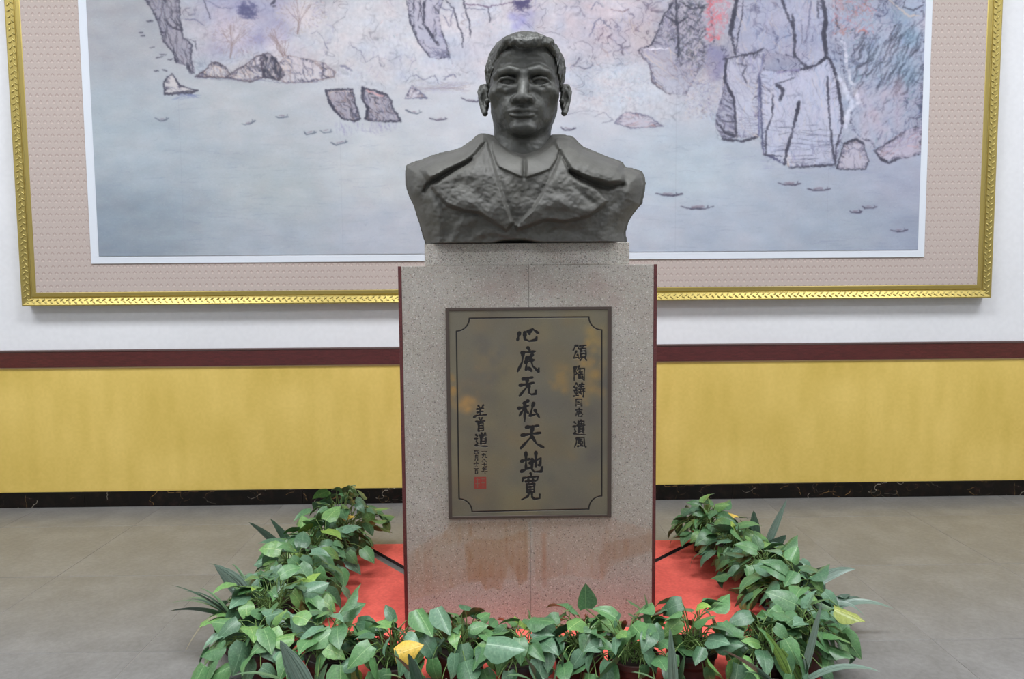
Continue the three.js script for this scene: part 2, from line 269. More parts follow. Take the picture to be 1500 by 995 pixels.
  tree(343, 54, 32, 28, [338, 84], [150, 136, 140], 420); tree(440, 20, 36, 26, [436, 50], [180, 168, 150], 300); tree(404, 60, 20, 26, [414, 84], [150, 140, 142], 140);
  // rocky shore
  const shore = [[[288, 113], [300, 104], [311, 92], [321, 90], [331, 96], [342, 116]], [[330, 115], [346, 104], [356, 96], [372, 82], [383, 76], [384, 114], [366, 118]], [[384, 114], [382, 82], [392, 76], [406, 86], [418, 112], [410, 119]], [[405, 116], [410, 92], [424, 80], [450, 84], [476, 94], [490, 104], [488, 112], [457, 120], [420, 120]]];
  shore.forEach((s, i) => { fill(s, i === 2 ? [150, 138, 146] : [206, 194, 200], 0.7); strokes(s, 150, 1.1, 0.7, 14, 1.2, [INK, MID, WARM, SAND], 0.55); ink([...s, s[0]], i === 3 ? 1.1 : 1.7, i === 3 ? WARM : [70, 62, 74], 0.7); });
  strokes(shore[2], 70, 1.4, 0.4, 16, 2, [INK], 0.6); ink([[288, 114], [342, 117], [384, 119], [418, 121], [470, 119]], 1.3, MID, 0.6);
  for (const x of [405, 409, 413, 417, 421]) ink([[x, 58 + R() * 6], [x + jit(1), 70], [416 + jit(4), 82]], 1.2, WARM, 0.8);
  // bare shrubs and contours right of the shore
  for (let i = 0; i < 70; i++) { const x = 470 + R() * 140, y = 60 + R() * 60; ink([[x, y], [x + jit(6), y - 4 - R() * 8]], 0.7, [MID, LIL][(R() * 2) | 0], 0.35); }
  ink([[514, 67], [530, 76], [536, 92], [556, 82], [558, 96]], 1.2, MID, 0.5); ink([[496, 96], [506, 95], [516, 102]], 3, MID, 0.5); ink([[456, 50], [464, 46], [474, 58], [482, 72]], 1.3, MID, 0.55);
  // small rock
  const rockS = [[242.7, 139], [242.7, 119], [246, 112], [252, 109.6], [265, 123], [276, 129], [289, 133], [281, 137]];
  fill(rockS, [214, 200, 198], 0.8); strokes(rockS, 24, 0.5, 0.6, 10, 1, [MID, WARM], 0.5); ink([...rockS, rockS[0]], 1.7, INK, 0.85); ink([[242, 138], [288, 134]], 2.6, INK, 0.6); for (let i = 0; i < 26; i++) ink([[250 + R() * 36, 139 + R() * 6], [258 + R() * 36, 140 + R() * 6]], 1, [104, 116, 156], 0.3);
  // the two rocks in the water
  const rA = [[477.5, 131], [497, 130], [518, 128.6], [518.7, 153], [526.8, 173], [519, 178], [500.6, 173], [488.6, 161], [479.5, 151]], rB = [[530, 127], [561, 135.6], [573, 150], [576, 158], [583, 167], [586, 177], [561, 178], [547, 179], [533, 172], [536, 159], [529, 145]];
  for (const r of [rA, rB]) { fill(r, [150, 142, 156], 1); strokes(r, 170, 1.0, 0.6, 12, 1.1, [INK, MID, WARM], 0.65); ink([...r, r[0]], 2.2, INK, 0.85); }
  ink([[480, 138], [496, 134], [516, 133]], 1, SAND, 0.8); ink([[534, 132], [560, 139]], 2, ROSE, 0.8); ink([[477, 131], [481, 151], [492, 165]], 2.8, INK, 0.7); ink([[532, 128], [531, 144], [538, 158], [534, 171]], 2.8, INK, 0.7);
  for (let i = 0; i < 60; i++) { const x = 490 + R() * 92, y = 178 + R() * 14; ink([[x, y], [x + 2, y + 6]], 1.6, [136, 130, 168], 0.2); }
  // hanging crag at the top
  const crag = [[560, -260], [580, -90], [597, 0], [601, 31], [607, 48], [612, 62], [622, 74], [630, 84], [640, 88], [652, 86], [660, 84], [654, 62], [647, 45], [644, 20], [650, 0], [690, -100], [720, -260]];
  fill(crag, [158, 154, 176], 0.8); strokes(crag, 420, 1.25, 0.4, 22, 1.4, [INK, MID, LIL], 0.6);
  ink([[596, 0], [601, 31], [612, 62], [630, 84]], 1.8, INK, 0.7); ink([[622, 0], [620, 36], [630, 48], [640, 66]], 3.4, INK, 0.7); ink([[608, 0], [607, 20]], 2.2, INK, 0.7); ink([[616, 0], [615, 18]], 2, INK, 0.6); ink([[647, 45], [655, 62], [660, 84]], 1.8, INK, 0.7);
  for (let i = 0; i < 40; i++) ink([[628 + R() * 32, 70 + R() * 18], [632 + R() * 30, 72 + R() * 16]], 1, MID, 0.5);
  ink([[656, 0], [664, 12], [671, 34], [676, 52], [679, 70]], 1.9, INK, 0.65); ink([[678, -20], [682, 10], [686, 32], [689, 55]], 2.2, INK, 0.65); ink([[646, 14], [662, 16], [660, 40], [652, 24]], 1.4, MID, 0.6);
  ink([[682, 6], [700, 8], [716, 12], [738, 8], [752, 2]], 1.8, [92, 74, 98], 0.75); ink([[684, 12], [714, 16]], 1.4, MID, 0.6); ink([[717, 14], [718, 32]], 1.4, INK, 0.6); for (let i = 0; i < 60; i++) ink([[750 + R() * 26, R() * 14], [752 + R() * 26, R() * 16]], 1.6, [72, 66, 104], 0.45);
  for (let i = 0; i < 40; i++) blot(765 + jit(18), 32 + jit(12), 8, 8, [140, 138, 200], 0.12);
  // low rocks and huts at mid left
  ink([[594, 122], [600, 112], [610, 110], [622, 116], [634, 112], [642, 122]], 1.2, MID, 0.6); ink([[650, 117], [656, 112], [664, 110], [669, 116]], 1.8, MID, 0.6);
  const m1 = [[595, 145], [598, 132], [602, 126], [610, 134], [624, 145]]; fill(m1, [208, 198, 208], 0.7); strokes(m1, 30, 1, 0.8, 9, 1, [MID, WARM], 0.5); ink([...m1, m1[0]], 1.3, MID, 0.7);
  for (let i = 0; i < 60; i++) ink([[600 + R() * 90, 118 + R() * 18], [604 + R() * 90, 120 + R() * 16]], 0.8, [LIL, WARM][(R() * 2) | 0], 0.3);
  // hills right of the bust
  ink([[863, 54], [868, 42], [872, 30], [879, 27], [886, 34], [899, 44]], 1.7, MID, 0.7); ink([[864, 14], [872, 3], [884, 10]], 1.5, MID, 0.6); ink([[893, 14], [910, 18], [922, 14]], 1.8, [120, 96, 104], 0.7); ink([[920, 14], [930, 26]], 1.4, MID, 0.5);
  strokes([[862, 56], [870, 34], [878, 28], [900, 46], [906, 60]], 40, 1.2, 0.6, 10, 1, [WARM, LIL], 0.4); strokes([[895, 16], [922, 16], [945, 46], [905, 50]], 60, 1.3, 0.5, 12, 1.1, [MID, SAND, LIL], 0.35);
  for (let i = 0; i < 900; i++) { const x = 830 + R() * 130, y = 88 + R() * 66; ink([[x, y], [x + jit(3), y + jit(2)]], 0.7, [LIL, MID, ROSE, BLUE][(R() * 4) | 0], 0.16 + R() * 0.2, 0.3); }
  ink([[828, 168], [850, 162], [880, 164]], 1.1, MID, 0.45); ink([[868, 172], [884, 166], [898, 174], [882, 178]], 1.1, MID, 0.5);
  const isle = [[902, 180], [906, 170], [918, 163], [936, 166], [952, 172], [972, 184], [950, 186], [925, 190]]; fill(isle, [186, 170, 186], 0.6); strokes(isle, 60, 0.2, 0.5, 14, 1.2, [MID, WARM, ROSE], 0.5); ink([...isle, isle[0]], 1.3, MID, 0.65);
  // jutting ledge with pines
  const ledge = [[935, 75], [953, 67], [964, 48], [972, 24], [984, 6], [1000, -60], [1040, -120], [1046, 60], [1020, 110], [1004, 140], [980, 138], [955, 118], [951, 95]];
  fill(ledge, [164, 160, 178], 0.6); strokes(ledge, 420, 0.9, 0.5, 18, 1.2, [MID, LIL, SAND, WARM], 0.45);
  ink([[935, 75], [953, 67], [964, 48], [972, 24], [984, 4]], 1.9, INK, 0.75); ink([[935, 76], [951, 95], [955, 118], [966, 130], [982, 140]], 1.9, [84, 78, 92], 0.7); ink([[945, 80], [968, 100], [990, 120]], 1.3, SAND, 0.6); ink([[937, 73], [978, 70]], 1.8, WHITE, 0.7);
  for (let i = 0; i < 620; i++) { const x = 980 + R() * 52, y = -40 + R() * 134; if (x < 990 && y > 60) continue; ink([[x, y], [x + jit(6), y + jit(7)]], 1.2 + R(), [INK, MID, [70, 78, 84]][(R() * 3) | 0], 0.4); }
  ink([[992, 0], [990, 30], [994, 60], [992, 84]], 3, INK, 0.7); ink([[974, 24], [986, 30], [994, 36], [1008, 26], [1020, 32], [1030, 26]], 2, INK, 0.6); ink([[996, 2], [1012, 14], [1030, 10]], 2.2, INK, 0.6);
  // red foliage
  for (let i = 0; i < 620; i++) { const y = -60 + R() * 120, x = 1036 + R() * (34 - Math.max(0, y) * 0.25) + jit(4); ink([[x, y], [x + jit(3), y + jit(3)]], 1.5, [[222, 104, 116], [206, 118, 130], [188, 112, 120]][(R() * 3) | 0], 0.42); }
  for (let i = 0; i < 700; i++) { const x = 1020 + jit(26) + 10, y = 62 + R() * 110; ink([[x, y], [x + jit(3), y + jit(3)]], 1, [WARM, LIL, [110, 104, 142], SAND][(R() * 4) | 0], 0.35); }
  for (let i = 0; i < 46; i++) blot(1052 + jit(14), 92 + jit(20), 8, 10, [126, 122, 160], 0.16);
  // the tall cliffs at the right
  const tall = [[1074, -260], [1074, 0], [1072, 50], [1077, 84], [1119, 76], [1160, 84], [1184, 98], [1212, 84], [1209, 28], [1203, 0], [1206, -260]];
  fill(tall, [178, 180, 204], 0.55); strokes(tall, 420, 1.5, 0.25, 30, 1.2, [MID, LIL, SAND, BLUE], 0.4);
  ink([[1075, -100], [1075, 0], [1072, 50]], 5, INK, 0.75); ink([[1073, 50], [1077, 82]], 2.4, INK, 0.7); ink([[1089, -40], [1087, 20], [1083, 44], [1078, 80]], 1.8, INK, 0.6);
  ink([[1140, -60], [1146, 4], [1154, 22], [1163, 40]], 3.2, INK, 0.65); ink([[1163, 20], [1164, 60], [1163, 84]], 3.8, INK, 0.7); ink([[1163, 80], [1174, 92], [1184, 100]], 3, INK, 0.7);
  ink([[1203, -80], [1204, 0], [1209, 28], [1206, 50], [1211, 82]], 5.6, INK, 0.8); ink([[1188, 0], [1184, 34], [1180, 60]], 2.2, MID, 0.6); ink([[1196, 0], [1197, 24]], 2.6, INK, 0.6); ink([[1174, 30], [1176, 60]], 1.6, MID, 0.6); for (let i = 0; i < 30; i++) ink([[1092 + R() * 20, 4 + R() * 14], [1096 + R() * 18, 6 + R() * 14]], 1.3, MID, 0.5);
  // middle slab
  const slab = [[1063, 87], [1090, 80], [1119, 77], [1120, 100], [1112, 112], [1112, 202], [1086, 203], [1062, 206], [1050, 186], [1048, 168], [1056, 140]];
  fill(slab, [196, 196, 214], 0.85); strokes(slab, 220, 1.3, 0.4, 22, 1.2, [MID, LIL, SAND], 0.4); const slabL = [[1062, 88], [1066, 120], [1077, 146], [1077, 203], [1060, 206], [1047, 186], [1048, 168], [1060, 130]]; fill(slabL, [120, 116, 138], 0.55); strokes(slabL, 80, 0.5, 0.4, 14, 1.6, [INK, MID], 0.6);
  ink([[1060, 88], [1088, 82], [1106, 76], [1119, 72]], 2.4, INK, 0.8); ink([[1064, 88], [1062, 118], [1076, 146], [1078, 202]], 3.2, INK, 0.75); ink([[1050, 178], [1064, 190], [1076, 200]], 3, INK, 0.75); ink([[1060, 206], [1084, 206], [1108, 203]], 2.8, INK, 0.75); ink([[1080, 92], [1094, 96], [1086, 108], [1092, 124]], 2.2, INK, 0.5); ink([[1118, 78], [1112, 110], [1112, 200]], 2.2, [98, 100, 140], 0.6);
  for (let i = 0; i < 12; i++) ink([[1080, 172 + i * 2.6], [1108, 170 + i * 2.7]], 0.8, MID, 0.4);
  // front slab
  const fr = [[1119, 82], [1122, 101], [1172, 104], [1196, 94], [1212, 86], [1220, 92], [1226, 112], [1231, 134], [1237, 182], [1223, 242], [1190, 243], [1158, 245], [1147, 238], [1119, 226], [1113, 179], [1114, 112]];
  fill(fr, [202, 202, 220], 0.9); strokes(fr, 420, 1.5, 0.25, 24, 1.1, [LIL, SAND, BLUE, MID], 0.35);
  for (let i = 0; i < 62; i++) { const y = 176 + R() * 66, x = 1122 + R() * 84; ink([[x, y], [x + 14 + R() * 14, y + jit(2)]], 0.9, [INK, MID][(R() * 2) | 0], 0.42, 0.4); }
  ink([[1172, 104], [1196, 96], [1212, 86], [1220, 92]], 3.2, INK, 0.85); ink([[1218, 90], [1226, 112], [1231, 138], [1236, 182]], 3.6, INK, 0.75); ink([[1236, 182], [1226, 214], [1222, 242]], 2.2, INK, 0.6);
  ink([[1211, 112], [1213, 160], [1218, 200], [1222, 240]], 2.8, INK, 0.7); ink([[1114, 112], [1113, 180], [1119, 224], [1147, 239]], 2.4, [72, 74, 104], 0.7); ink([[1133, 140], [1131, 170], [1124, 194], [1124, 226]], 2.6, INK, 0.65); ink([[1169, 150], [1161, 196], [1154, 222], [1148, 240]], 3.6, INK, 0.75); ink([[1138, 124], [1146, 134], [1140, 148]], 4.6, INK, 0.65); ink([[1168, 150], [1170, 158]], 4, INK, 0.7); ink([[1138, 124], [1164, 114]], 1.8, INK, 0.5); ink([[1138, 106], [1172, 102]], 2.6, [128, 122, 160], 0.6); ink([[1158, 245], [1190, 243], [1222, 241]], 2.6, INK, 0.7); ink([[1120, 226], [1148, 228]], 2, INK, 0.6);
  // waterfall and the leafy bank at the far right
  const bank = [[1222, -260], [1224, 60], [1240, 130], [1246, 190], [1262, 200], [1280, 214], [1296, 226], [1330, 230], [1352, 226], [1354, -260]];
  fill(bank, [168, 172, 200], 0.3);
  for (let i = 0; i < 1000; i++) { const x = 1228 + R() * 124, y = -120 + R() * 340, t = y > 20 ? 2.1 + jit(0.5) : R() * 6; if (x < 1240 + Math.max(0, y - 40) * 0.12) continue; const l = 3 + R() * 8; ink([[x, y], [x + Math.cos(t) * l, y + Math.sin(t) * l]], 0.9 + R() * 1.2, [MID, LIL, [84, 92, 124], TEAL, BLUE, INK][(R() * 6) | 0], 0.34); }
  for (let i = 0; i < 90; i++) { let x = 1262 + R() * 92, y = 30 + R() * 90, l = [[x, y]]; for (let s = 0; s < 5; s++) { x -= 1.2 + R() * 3; y += 3 + R() * 4; l.push([x, y]); } ink(l, 1.3 + R() * 1.6, INK, 0.32); }
  for (let i = 0; i < 50; i++) blot(1290 + jit(55), 70 + jit(60), 16, 18, [110, 146, 168], 0.12);
  for (let i = 0; i < 420; i++) { const x = 1250 + jit(30), y = -30 + R() * 80; ink([[x, y], [x + jit(4), y + jit(4)]], 1.2, [[200, 112, 116], [180, 120, 110], WARM][(R() * 3) | 0], 0.4); }
  for (let i = 0; i < 40; i++) blot(1290 + jit(34), 150 + jit(46), 10, 16, [190, 164, 176], 0.16);
  ink([[1330, -10], [1322, 10], [1338, 14], [1352, 8]], 1.6, INK, 0.7); ink([[1300, 0], [1316, 12], [1330, 22], [1346, 24]], 2.2, SAND, 0.7);
  ink([[1234, 56], [1236, 84], [1244, 112], [1254, 136], [1258, 150], [1244, 160], [1238, 176]], 4, WHITE, 0.26, 2.4); ink([[1228, 110], [1250, 150], [1240, 190]], 6, [214, 216, 232], 0.3, 2.4);
  // boulder and spit of land
  const bo = [[1226, 247], [1231, 230], [1237, 213], [1246, 206], [1254, 202], [1265, 213], [1273, 238], [1268, 246], [1240, 250]]; fill(bo, [196, 184, 196], 0.9); strokes(bo, 70, 1.2, 0.6, 12, 1.2, [INK, MID, WARM], 0.5); ink([...bo, bo[0]], 1.6, INK, 0.7); ink([[1234, 224], [1250, 218], [1262, 222]], 1.4, MID, 0.6); ink([[1237, 213], [1254, 202], [1265, 213]], 3, INK, 0.7);
  const spit = [[1279, 221], [1296, 212], [1320, 192], [1352, 184], [1352, 222], [1330, 232], [1292, 234]]; fill(spit, [198, 182, 196], 0.8); strokes(spit, 80, -0.5, 0.5, 18, 1.3, [MID, WARM, LIL, ROSE], 0.45); ink([[1279, 221], [1290, 232], [1304, 236], [1320, 231]], 3, INK, 0.75); ink([[1279, 221], [1298, 210], [1312, 198]], 2.2, INK, 0.6);
  for (let i = 0; i < 80; i++) { const x = 1050 + R() * 240, y = 206 + R() * 50; ink([[x, y], [x + 8 + R() * 16, y + jit(1.5)]], 0.9, [140, 140, 176], 0.22, 0.4); }
  // boats
  for (const [x, y, s] of [[237.6, 177, 10], [364, 179, 9], [412.6, 171, 10], [455, 196, 9], [478.5, 193, 9], [497, 208.5, 13], [606, 164.6, 11], [643, 175, 12], [689, 147, 14], [832, 189, 11], [1156.6, 269.6, 17], [1199, 278, 18], [978, 285, 18], [1020.6, 304, 24], [1253, 310, 9], [1272, 304, 9], [1316.5, 338, 13]]) {
    const c = x < 620 ? [84, 92, 108] : [66, 62, 82];
    ink([[x - s, y - 1.5], [x - s * 0.4, y + 1.2], [x + s * 0.5, y + 1], [x + s, y - 1]], s > 14 ? 2 : 1.7, c, 0.85, 0.4); if (s > 8) ink([[x - s * 0.35, y - 1.2], [x + s * 0.35, y - 1.6]], s > 14 ? 2.6 : 1.6, [130, 116, 130], 0.75, 0.5); if (s > 8) ink([[x + s * 0.7, y - 3.4], [x + s * 0.72, y - 1]], 1.3, c, 0.8, 0.2);
  }
  // the print is a soft enlargement
  { const c2 = document.createElement('canvas'); c2.width = W; c2.height = H; const h = c2.getContext('2d'); h.filter = 'blur(1.6px)'; h.drawImage(g.canvas, 0, 0); g.globalAlpha = 0.62; g.drawImage(c2, 0, 0); g.globalAlpha = 1; }
  // printed strips meet in faint seams
  for (const x of [262, 498, 735, 990, 1215]) { const [a] = P([x, 200]); g.fillStyle = 'rgba(120,122,140,0.16)'; g.fillRect(a, 0, 1.2, H); }
  // paper grain
  for (let i = 0; i < 26000; i++) { g.fillStyle = R() < 0.5 ? 'rgba(255,255,255,0.05)' : 'rgba(70,70,100,0.05)'; g.fillRect(R() * W, R() * H, 1 + R() * 3, 1 + R()); }
}
{
  const art = thing('framed_painting', 'huge gilt-framed ink landscape of river cliffs and small boats', 'painting', [0, 0, 0]);
  const W = 2048, H = Math.round(W * (ART.y1 - ART.y0) / (ART.x1 - ART.x0));
  const artTex = canvasTex(W, H, drawLandscape); artTex.wrapS = artTex.wrapT = THREE.ClampToEdgeWrapping;
  const g = new THREE.BoxGeometry(ART.x1 - ART.x0, ART.y1 - ART.y0, 0.004);
  g.translate((ART.x0 + ART.x1) / 2, (ART.y0 + ART.y1) / 2, ART.z - 0.002);
  part('printed_landscape', g, std({ map: artTex, roughness: 0.7 }), art);
  const O = { x0: -3.336, x1: 3.477, y0: 1.457, y1: 4.98 }; // outer edge of the frame
  const white = std({ color: '#d6dce4', roughness: 0.7 });
  part('white_border', box(ART.x0 - 0.058, ART.x1 + 0.05, ART.y0 - 0.052, ART.y1 + 0.05, ART.z - 0.012, ART.z - 0.004, 0.002, 1), white, art);
  const matTex = canvasTex(256, 256, (c, w, h) => {
    c.fillStyle = '#b9aca5'; c.fillRect(0, 0, w, h); const r = rng(5);
    for (let i = 0; i < 5000; i++) { c.fillStyle = r() < 0.5 ? 'rgba(255,240,235,0.07)' : 'rgba(90,60,55,0.07)'; c.fillRect(r() * w, r() * h, 3, 1); }
    for (let y = 0; y < 8; y++) for (let x = 0; x < 8; x++) { const cx = x * 32 + (y & 1) * 16 + 8, cy = y * 32 + 16; c.fillStyle = 'rgba(140,114,110,0.4)'; c.beginPath(); c.moveTo(cx - 11, cy + 4); c.lineTo(cx, cy - 8); c.lineTo(cx + 11, cy + 4); c.lineTo(cx + 6, cy + 4); c.lineTo(cx, cy - 2); c.lineTo(cx - 6, cy + 4); c.fill(); c.fillStyle = 'rgba(232,214,206,0.4)'; c.fillRect(cx - 3, cy + 5, 7, 5); }
  }, true, [1 / 0.36, 1 / 0.36]);
  part('mat_board', box(O.x0 + 0.08, O.x1 - 0.08, O.y0 + 0.08, O.y1 - 0.08, ART.z - 0.035, ART.z - 0.012, 0.001, 1), std({ map: matTex, roughness: 0.9 }), art);
  // gilt moulding: profile (distance in from the outer edge, height off the wall), swept along four mitred rails
  const zw = HALL.z0, prof = [[0, 0.002], [0, 0.092], [0.003, 0.098], [0.009, 0.099], [0.05, 0.077], [0.053, 0.071], [0.058, 0.069], [0.062, 0.073], [0.066, 0.078], [0.09, 0.079], [0.097, 0.074], [0.104, 0.056], [0.104, 0.002]];
  const gold = phys({ color: new THREE.Color(0.42, 0.33, 0.1), metalness: 0.75, roughness: 0.38 }), goldDark = phys({ color: new THREE.Color(0.5, 0.42, 0.15), metalness: 0.7, roughness: 0.45 });
  const corners = [[O.x0, O.y0], [O.x1, O.y0], [O.x1, O.y1], [O.x0, O.y1]];
  const leafBit = new THREE.IcosahedronGeometry(1, 1);
  const rr = rng(31);
  for (let s = 0; s < 4; s++) {
    const a = new THREE.Vector2(...corners[s]), b = new THREE.Vector2(...corners[(s + 1) % 4]), t = b.clone().sub(a).normalize(), n = new THREE.Vector2(-t.y, t.x), L = a.distanceTo(b);
    const pos = [], idx = [];
    prof.forEach(([d, z], i) => { const j = prof[(i + 1) % prof.length]; for (const [dd, zz] of [[d, z], j]) for (const [e, sg] of [[a, 1], [b, -1]]) pos.push(e.x + t.x * sg * dd + n.x * dd, e.y + t.y * sg * dd + n.y * dd, zw + zz); const k = i * 4; idx.push(k, k + 2, k + 1, k + 1, k + 2, k + 3); });
    const g = new THREE.BufferGeometry(); g.setAttribute('position', new THREE.Float32BufferAttribute(pos, 3)); g.setIndex(idx); g.computeVertexNormals();
    const rail = part('frame_rail', g, gold, art);
    // raised acanthus-like ornament along the outer band
    const bits = [], N = Math.round(L / 0.021);
    for (let i = 0; i < N; i++) {
      const u = lerp(0.03, L - 0.03, (i + 0.5) / N), d = 0.031 + (i % 2 ? 0.009 : -0.008) + (rr() - 0.5) * 0.004, q = leafBit.clone();
      q.scale(0.0155, 0.0058, 0.0062); q.rotateZ((i % 2 ? 0.75 : -0.75) + (rr() - 0.5) * 0.5 + Math.atan2(t.y, t.x)); q.translate(a.x + t.x * u + n.x * d, a.y + t.y * u + n.y * d, zw + 0.0885 - (d - 0.031) * 0.54); bits.push(q);
    }
    const orn = part('carved_ornament', mergeGeometries(bits), goldDark, rail); orn.userData.kind = 'stuff';
  }
}

/* ------------------------------------------------------------------ granite pedestal and its plaque */
const PED = { x0: -0.4545, x1: 0.6965, y1: 1.672, z0: -3.985, z1: -3.35, seam: 0.124 };
function speckle(g, w, h, seed, base, n, dot = 1) {
  const r = rng(seed); g.fillStyle = base; g.fillRect(0, 0, w, h);
  for (let i = 0; i < 240; i++) { const x = r() * w, y = r() * h, q = 30 + r() * 120, gr = g.createRadialGradient(x, y, 0, x, y, q), c = r() < 0.5 ? '150,128,120' : '206,204,200'; gr.addColorStop(0, `rgba(${c},0.1)`); gr.addColorStop(1, `rgba(${c},0)`); g.fillStyle = gr; g.fillRect(x - q, y - q, 2 * q, 2 * q); }
  for (let i = 0; i < n; i++) { const t = r(), s = dot * (1 + r() * 3); g.fillStyle = t < 0.36 ? `rgba(88,80,78,${0.2 + r() * 0.4})` : t < 0.7 ? `rgba(226,222,216,${0.25 + r() * 0.4})` : t < 0.92 ? `rgba(176,142,130,${0.2 + r() * 0.35})` : `rgba(58,52,50,${0.3 + r() * 0.4})`; g.fillRect(r() * w, r() * h, s, s * (0.6 + r() * 0.7)); }
}
{
  const gx0 = PED.x0 + 0.0155, gx1 = PED.x1 - 0.0155, gw = gx1 - gx0, gh = PED.y1;
  const frontTex = canvasTex(1024, Math.round(1024 * gh / gw), (g, w, h) => {
    speckle(g, w, h, 11, '#a59f96', 60000, 1);
    const r = rng(12), P = (x, y) => { const a = atZ(x, y, PED.z1); return [(a[0] - gx0) / gw * w, (gh - a[1]) / gh * h]; };
    const stain = (pts, c, a, n) => { g.save(); g.filter = 'blur(5px)'; g.beginPath(); pts.forEach((p, i) => { const q = P(...p); i ? g.lineTo(q[0], q[1]) : g.moveTo(q[0], q[1]); }); g.closePath(); g.fillStyle = `rgba(${c},${a})`; g.fill(); g.clip(); g.filter = 'blur(2px)';
      const xs = pts.map((p) => p[0]), ys = pts.map((p) => p[1]); for (let i = 0; i < n; i++) { const [x, y] = P(lerp(Math.min(...xs), Math.max(...xs), r()), lerp(Math.min(...ys), Math.max(...ys), r())); g.fillStyle = `rgba(${c},${0.04 + r() * 0.1})`; const q = 4 + r() * 12; g.fillRect(x, y, q, q * (2 + r() * 7)); } g.restore(); };
    // rusty water marks running down from the plaque
    stain([[598, 812], [627, 792], [655, 776], [658, 765], [772, 762], [777, 797], [772, 850], [700, 846], [640, 870], [602, 880]], '150,112,78', 0.16, 60);
    stain([[680, 796], [700, 790], [730, 792], [772, 776], [774, 820], [772, 850], [760, 858], [757, 845], [746, 826], [738, 850], [734, 866], [722, 860], [712, 866], [704, 852], [686, 854]], '138,98, 62', 0.27, 110);
    stain([[658, 766], [772, 763], [774, 790], [740, 796], [690, 792], [640, 800]], '140,102,68', 0.12, 40);
    stain([[780, 764], [892, 760], [956, 776], [955, 806], [890, 822], [884, 850], [830, 842], [784, 852]], '158,122,96', 0.2, 90);
    stain([[884, 796], [955, 782], [955, 808], [900, 826], [884, 846], [876, 820]], '142,104,82', 0.2, 40);
    stain([[793, 780], [800, 780], [801, 860], [795, 862]], '150,104,80', 0.25, 10);
    stain([[620, 800], [634, 796], [632, 866], [622, 868]], '150,112,84', 0.12, 10);
    for (let i = 0; i < 26; i++) { const [x, y] = P(690 + r() * 230, 400 + r() * 45), q = 20 + r() * 50, gr = g.createRadialGradient(x, y, 0, x, y, q); gr.addColorStop(0, 'rgba(150,118,112,0.14)'); gr.addColorStop(1, 'rgba(150,118,112,0)'); g.fillStyle = gr; g.fillRect(x - q, y - q, 2 * q, 2 * q); }
  });
  frontTex.wrapS = frontTex.wrapT = THREE.ClampToEdgeWrapping;
  const granite = phys({ map: frontTex, roughness: 0.42, clearcoat: 0.1, clearcoatRoughness: 0.3 });
  const capTex = canvasTex(1024, 256, (g, w, h) => speckle(g, w, h, 21, '#b2b0a7', 22000, 1), true, [1 / 0.95, 1 / 0.24]);
  const capGranite = phys({ map: capTex, roughness: 0.45, clearcoat: 0.1, clearcoatRoughness: 0.3 });
  const redTex = canvasTex(256, 512, (g, w, h) => { const r = rng(8); g.fillStyle = '#5c2b2b'; g.fillRect(0, 0, w, h); for (let i = 0; i < 5000; i++) { g.fillStyle = r() < 0.5 ? 'rgba(30,12,14,0.4)' : 'rgba(140,84,78,0.3)'; g.fillRect(r() * w, r() * h, 1 + r() * 2, 1 + r() * 2); } }, true, [2, 1]);
  const redGranite = phys({ map: redTex, roughness: 0.35, clearcoat: 0.2 });
  const ped = thing('pedestal', 'tall speckled granite pedestal with dark red side slabs and rusty water stains', 'pedestal');
  part('core', box(gx0 + 0.002, gx1 - 0.002, 0.0, PED.y1 - 0.02, PED.z0 + 0.02, PED.z1 - 0.022, 0.002, 1), capGranite, ped);
  const slab = (xa, xb) => { const g = box(xa, xb, 0.001, PED.y1, PED.z1 - 0.022, PED.z1, 0.0016, 2), p = g.attributes.position, uv = g.attributes.uv; for (let i = 0; i < p.count; i++) uv.setXY(i, (p.getX(i) - gx0) / gw, p.getY(i) / gh); return g; };
  part('front_slab', slab(gx0, PED.seam - 0.0004), granite, ped);
  part('front_slab', slab(PED.seam + 0.0004, gx1), granite, ped);
  part('side_slab', box(PED.x0, gx0 - 0.0005, 0.001, PED.y1, PED.z0, PED.z1, 0.0016, 2), redGranite, ped).userData.label = 'dark red granite side slab';
  part('side_slab', box(gx1 + 0.0005, PED.x1, 0.001, PED.y1, PED.z0, PED.z1, 0.0016, 2), redGranite, ped).userData.label = 'dark red granite side slab';
  part('back_slab', box(gx0, gx1, 0.001, PED.y1, PED.z0, PED.z0 + 0.02, 0.0016, 2), capGranite, ped);
  part('top_slab', box(gx0, gx1, PED.y1 - 0.02, PED.y1 - 0.0005, PED.z0 + 0.021, PED.z1 - 0.0225, 0.001, 1), capGranite, ped);
  tag(mesh('plinth_block', box(-0.337, 0.575, PED.y1 + 0.0002, 1.7705, -3.86, -3.364, 0.003, 2), capGranite), 'low pale granite block between the bronze bust and the pedestal top', 'plinth');

